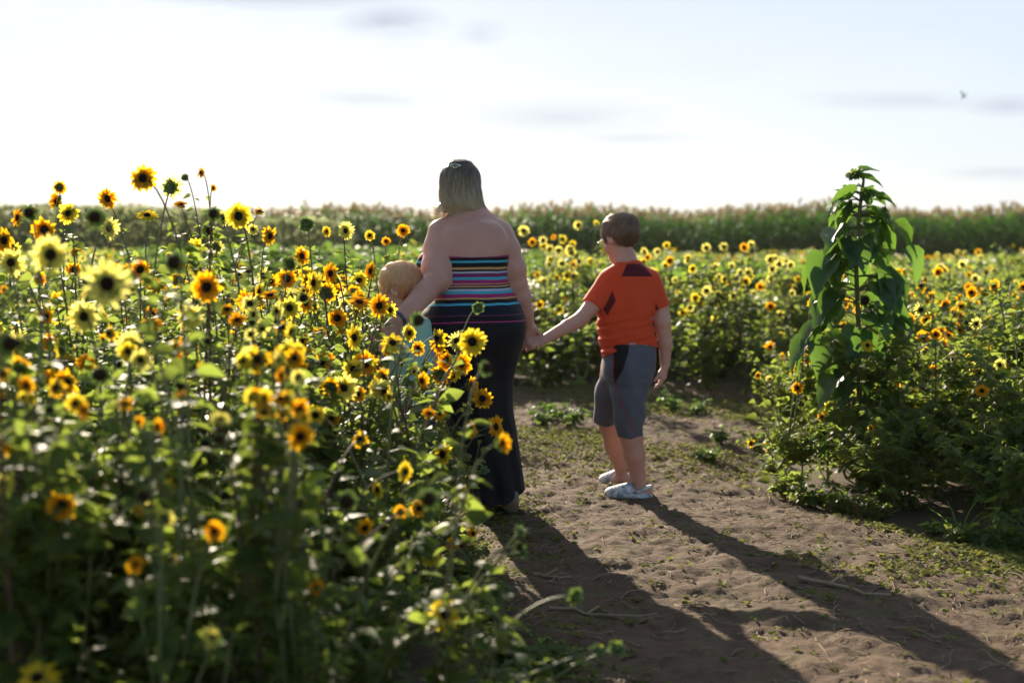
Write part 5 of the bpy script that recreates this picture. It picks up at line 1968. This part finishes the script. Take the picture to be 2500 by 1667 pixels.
# grass tuft at the foot of the right thicket
gc = at(2345, 1308, 6.19)
gc[2] = hz_(gc[0], gc[1])
K = Bag()
for (dx, hgt, ben) in ((-.05, .16, -.1), (-.02, .20, -.05), (.01, .24, .12), (.03, .14, .05), (-.07, .10, -.12), (0, .12, -.16), (.05, .09, .1)):
    P = bez([dx * .3, 0, 0], [dx, rg.normal(0, .02), hgt * .7], [dx + ben, rg.normal(0, .03), hgt], 7)
    wv = np.array([.004, .005, .005, .0045, .0035, .002, .0004])
    V = np.concatenate([P - [1, .2, 0] * wv[:, None], P + [1, .2, 0] * wv[:, None]])
    K.add(V, [[i, i + 1, i + 8, i + 7] for i in range(6)], None, 0, .8)
g_ = link('grass_tuft', K.mesh('grass_tuft', [M['leaf_lush']]), None, gc)
tag(g_, 'bright tuft of grass blades at the foot of the right thicket', 'grass tuft')

# low leafy weeds along the edges of the path
def low_weed(x, y_, r_, n_, label, group, seed, lm='leaf'):
    rg = np.random.default_rng(seed)
    K, S_ = Bag(), Bag()
    z0 = hz_(x, y_)
    paths = []
    for i in range(n_):
        a = rg.uniform(0, 6.28)
        e_ = np.array([math.cos(a), math.sin(a), 0]) * r_ * rg.uniform(.4, 1)
        e_[2] = r_ * rg.uniform(.3, .9)
        P = bez([0, 0, -.01], e_ * [.3, .3, .9], e_, 6)
        tube(S_, P, np.linspace(.003, .0015, 6), 4, 0, .6)
        paths.append(P)
    leaves_on(K, rg, paths, 70, (.05, .035), 0, .15, 1.0, stem_m=1)
    e = tag(empty('leafy_weed', (x, y_, z0)), label, 'weed', group)
    link('stem', S_.mesh('stem', [M['stem']]), e)
    link('foliage', K.mesh('foliage', [M[lm], M['stem']]), e)
    return e


for i, (px, py, r_) in enumerate(((1915, 1215, .16), (1985, 1232, .16), (2060, 1245, .14), (2140, 1255, .12), (1880, 1150, .14), (2480, 1330, .16), (2300, 1290, .10), (2360, 1320, .10), (1850, 1090, .13), (2420, 1330, .12))):
    Y = gy(py)
    q = at(px, py, Y)
    low_weed(q[0], q[1], r_, 12, 'low green weed at the foot of the right thicket beside bare soil', 'weeds along the right edge of the path', 600 + i)
for i, (px, py, r_) in enumerate(((1085, 1300, .10), (1130, 1400, .12), (1190, 1500, .13), (1240, 1600, .15), (1120, 1330, .08), (1360, 1640, .14), (1160, 1450, .10), (1290, 1655, .12), (1060, 1280, .1))):
    Y = gy(py)
    q = at(px, py, Y)
    low_weed(q[0], q[1], r_, 9, 'low heart leaved weed where the left thicket meets the path', 'weeds along the left edge of the path', 640 + i)
for i, (px, py, r_) in enumerate(((1360, 1035, .16), (1400, 1050, .15), (1330, 1050, .14), (1640, 1010, .12), (1700, 1015, .13), (1620, 985, .12), (1760, 1090, .12), (1730, 1130, .08))):
    Y = gy(py)
    q = at(px, py, Y)
    low_weed(q[0], q[1], r_, 9, 'small spreading weed growing on the shaded path behind the boy', 'weeds on the path behind the boy', 660 + i, 'leaf_lush')

# =================================================================== far field: one mass of plants, the corn, the bird
rg = np.random.default_rng(91)


def field_mass(name, n, yr, xr, hf, leafm, size, tint=(.2, .9), blooms=0, kinds='OYP', top=.5, seed=0):
    """leaf sized faces through the volume of a far field, with open heads near its top"""
    rg = np.random.default_rng(seed)
    y_ = yr[0] + (yr[1] - yr[0]) * rg.uniform(0, 1, n) ** 1.4
    x = xr[0](y_) + (xr[1](y_) - xr[0](y_)) * rg.uniform(0, 1, n)
    H = hf(x, y_)
    z = H * (1 - top * rg.uniform(0, 1, n) ** 1.5)
    a = rg.uniform(0, 6.28, n)
    d = np.stack([np.cos(a), np.sin(a), rg.uniform(-.6, .6, n)], 1)
    bag = Bag()
    sz = size * rg.uniform(.6, 1.4, n) * np.sqrt(y_ / yr[0])
    scatter(bag, TPL_LOW, np.stack([x, y_, z], 1), frames(d, None, rg.normal(0, .6, n)), sz, 0, np.clip(rg.normal(.5, .25, n), 0, 1))
    mats_ = [M[leafm]]
    if blooms:
        for ki, kd in enumerate(kinds):
            nb = blooms // len(kinds)
            fb, fm_ = joined(kd, ki % 2)
            V, Q, T, qm, tm = bag_arrays(fb)
            base_m = len(mats_)
            mats_ += fm_
            y2 = yr[0] + (yr[1] - yr[0]) * rg.uniform(0, 1, nb) ** 1.3
            x2 = xr[0](y2) + (xr[1](y2) - xr[0](y2)) * rg.uniform(0, 1, nb)
            z2 = hf(x2, y2) + rg.normal(.02, .09, nb)
            for i in range(nb):
                Rm = np.array(face_rot(norm([rg.normal(0, .5), -1, rg.normal(.3, .3)])))
                bag.add(V @ Rm.T * rg.uniform(.8, 1.1) + [x2[i], y2[i], z2[i]], Q, T, (qm + base_m, tm + base_m), .5)
    return tag(link(name, bag.mesh(name, mats_)), kind='stuff')


hum = lambda a, b, s_: (lambda x, y_: a * (1 + b * (fbm(x * .5, y_ * .3, 3, s_) - .5) * 2))
field_mass('sunflower_field', 95000, (13.2, 44), (lambda y_: -.39 * y_ - 1, lambda y_: .39 * y_ + 1), (lambda x, y_: np.interp(x / y_, [-.1, .05], [.94, .82]) * (1 + .7 * (fbm(x * .5, y_ * .3, 3, 61) - .5))), 'leaf_far', .085, blooms=1100, kinds='PPYO', top=.6, seed=1)
# brighter crop without flowers on the left and before the corn
field_mass('green_crop', 42000, (17, 40), (lambda y_: -.22 * y_ - 1.5, lambda y_: .02 * y_), hum(.96, .38, 67), 'leaf_lush', .12, top=.55, seed=2)
field_mass('green_crop', 16000, (15, 24), (lambda y_: .05 * y_, lambda y_: .22 * y_), hum(.84, .38, 68), 'leaf_lush', .11, top=.5, seed=4)
# tall weeds along the skyline on the left
field_mass('tall_weeds', 42000, (36, 47), (lambda y_: -.40 * y_ - 3, lambda y_: -.09 * y_ - 1), lambda x, y_: np.interp(-x / y_, [.03, .10, .16, .25, .38], [1.0, 1.6, 1.9, 2.05, 2.15]) * (1 + .22 * (fbm(x * .8, y_ * .2, 3, 71) - .5)),
           'leaf_glare', .15, top=.8, seed=3)

# the corn: stalk, arching leaves and tan tassel on every plant
CB = Bag()
ribs = []
for v in range(7):
    rgc = np.random.default_rng(800 + v)
    b = Bag()
    H = 2.25 * rgc.uniform(.94, 1.06)
    tube(b, bez([0, 0, 0], [.02, 0, H * .5], [rgc.normal(0, .04), rgc.normal(0, .04), H], 5), np.linspace(.014, .005, 5), 4, 0, .7, cap=False)
    nl = 15
    for i in range(nl):
        z0 = H * (.12 + .84 * i / nl)
        a = (i % 2) * math.pi + rgc.normal(0, .7) + v
        Ln = rgc.uniform(.5, .8)
        d = np.array([math.cos(a), math.sin(a), 0])
        P = bez([0, 0, z0], d * Ln * .5 + [0, 0, z0 + Ln * .55], d * Ln * .95 + [0, 0, z0 + Ln * rgc.uniform(-.15, .25)], 6)
        sd_ = np.array([-d[1], d[0], .25])
        wv = np.array([.020, .042, .045, .038, .024, .002])[:, None]
        b.add(np.concatenate([P - sd_ * wv, P + sd_ * wv]), [[q, q + 1, q + 7, q + 6] for q in range(5)], None, 0, rgc.uniform(.1, 1))
    for i in range(11):
        a = rgc.uniform(0, 6.28)
        e = np.array([math.cos(a) * .10, math.sin(a) * .10, rgc.uniform(.12, .28)])
        P = np.array([[0, 0, H - .03], [e[0] * .4, e[1] * .4, H + e[2] * .6], [e[0], e[1], H + e[2] * .9]])
        sd_ = np.array([.015, 0, 0]) if i % 2 else np.array([0, .015, .0])
        b.add(np.concatenate([P - sd_, P + sd_]), [[0, 1, 4, 3], [1, 2, 5, 4]], None, 1, .6)
    ribs.append(bag_arrays(b) + (np.concatenate(b.ti),))
rows_ = 11
for r_ in range(rows_):
    # rows run away to the left; the field edge is nearer on the right
    for x in np.arange(-24, 24, .16 if r_ < 7 else .3):
        yb = 53.5 - .16 * x + r_ * .8 + (r_ > 6) * (r_ - 6) * 2.0
        if abs(x) > .40 * yb:
            continue
        V, Q, T, qm, tm, ti = ribs[rg.integers(0, 7)]
        a = rg.uniform(0, 6.28)
        c_, s_ = math.cos(a), math.sin(a)
        sc = rg.uniform(.93, 1.07) * (1.0 + .05 * math.sin(x * .7))
        W_ = np.stack([V[:, 0] * c_ - V[:, 1] * s_, V[:, 0] * s_ + V[:, 1] * c_, V[:, 2]], 1) * sc + [x + rg.normal(0, .04), yb + rg.normal(0, .06), 0]
        CB.add(W_, Q, T if len(T) else None, (qm, tm), np.clip(ti + rg.normal(0, .12), 0, 1))
tag(link('corn_field', CB.mesh('corn_field', [M['corn'], M['tassel']])), kind='stuff')

# a small bird far off in the sky
bp = at(2353, 237, 42)
K = Bag()
tube(K, np.array([[-.075, 0, -.01], [-.04, 0, 0], [0, 0, .004], [.04, 0, .006], [.065, 0, .012]]), [.004, .018, .024, .018, .008], 8)
for s_ in (-1, 1):
    K.add([[.03, 0, .01], [-.03, 0, .005], [-.035, s_ * .05, .075], [.015, s_ * .06, .085], [.02, s_ * .10, .15], [-.03, s_ * .09, .12],
           [.03, 0, .016], [-.03, 0, .011], [-.035, s_ * .05, .081], [.015, s_ * .06, .091], [.02, s_ * .10, .156], [-.03, s_ * .09, .126]],
          [[0, 1, 2, 3], [3, 2, 5, 4], [6, 7, 8, 9], [9, 8, 11, 10]], None, 0, .5)
K.add([[-.06, -.012, 0], [-.06, .012, 0], [-.12, .028, -.01], [-.12, -.028, -.01], [-.06, -.012, .004], [-.06, .012, .004], [-.12, .028, -.005], [-.12, -.028, -.005]], [[0, 1, 2, 3], [4, 5, 6, 7]], None, 0, .5)
M['bird'] = plain('bird_feathers', (.05, .06, .045), .8)
bo = link('bird', K.mesh('bird', [M['bird']]), None, bp)
bo.rotation_euler = (R(15), R(-15), R(35))
bo.scale = (1.1, 1.1, 1.1)
tag(bo, 'small dark bird flying in the pale sky at the upper right', 'bird')


# =================================================================== thin haze volume added to lift the shadows, standing in for lens glare
hz0 = Bag()
x0, x1, y0, y1, z0, z1 = -60, 60, -8, 90, -1.2, 3.4
hz0.add([[x0, y0, z0], [x1, y0, z0], [x1, y1, z0], [x0, y1, z0], [x0, y0, z1], [x1, y0, z1], [x1, y1, z1], [x0, y1, z1]],
        [[0, 3, 2, 1], [4, 5, 6, 7], [0, 1, 5, 4], [1, 2, 6, 5], [2, 3, 7, 6], [3, 0, 4, 7]])
mh, th = mat('glare_volume')
pv = th.n('ShaderNodeVolumePrincipled', {'Color': (.95, .93, .88, 1), 'Density': .0002, 'Anisotropy': .35})
th.n('ShaderNodeOutputMaterial', {'Volume': pv.outputs[0]})
tag(link('glare_haze', hz0.mesh('glare_haze', [mh], smooth=False)), kind='stuff')
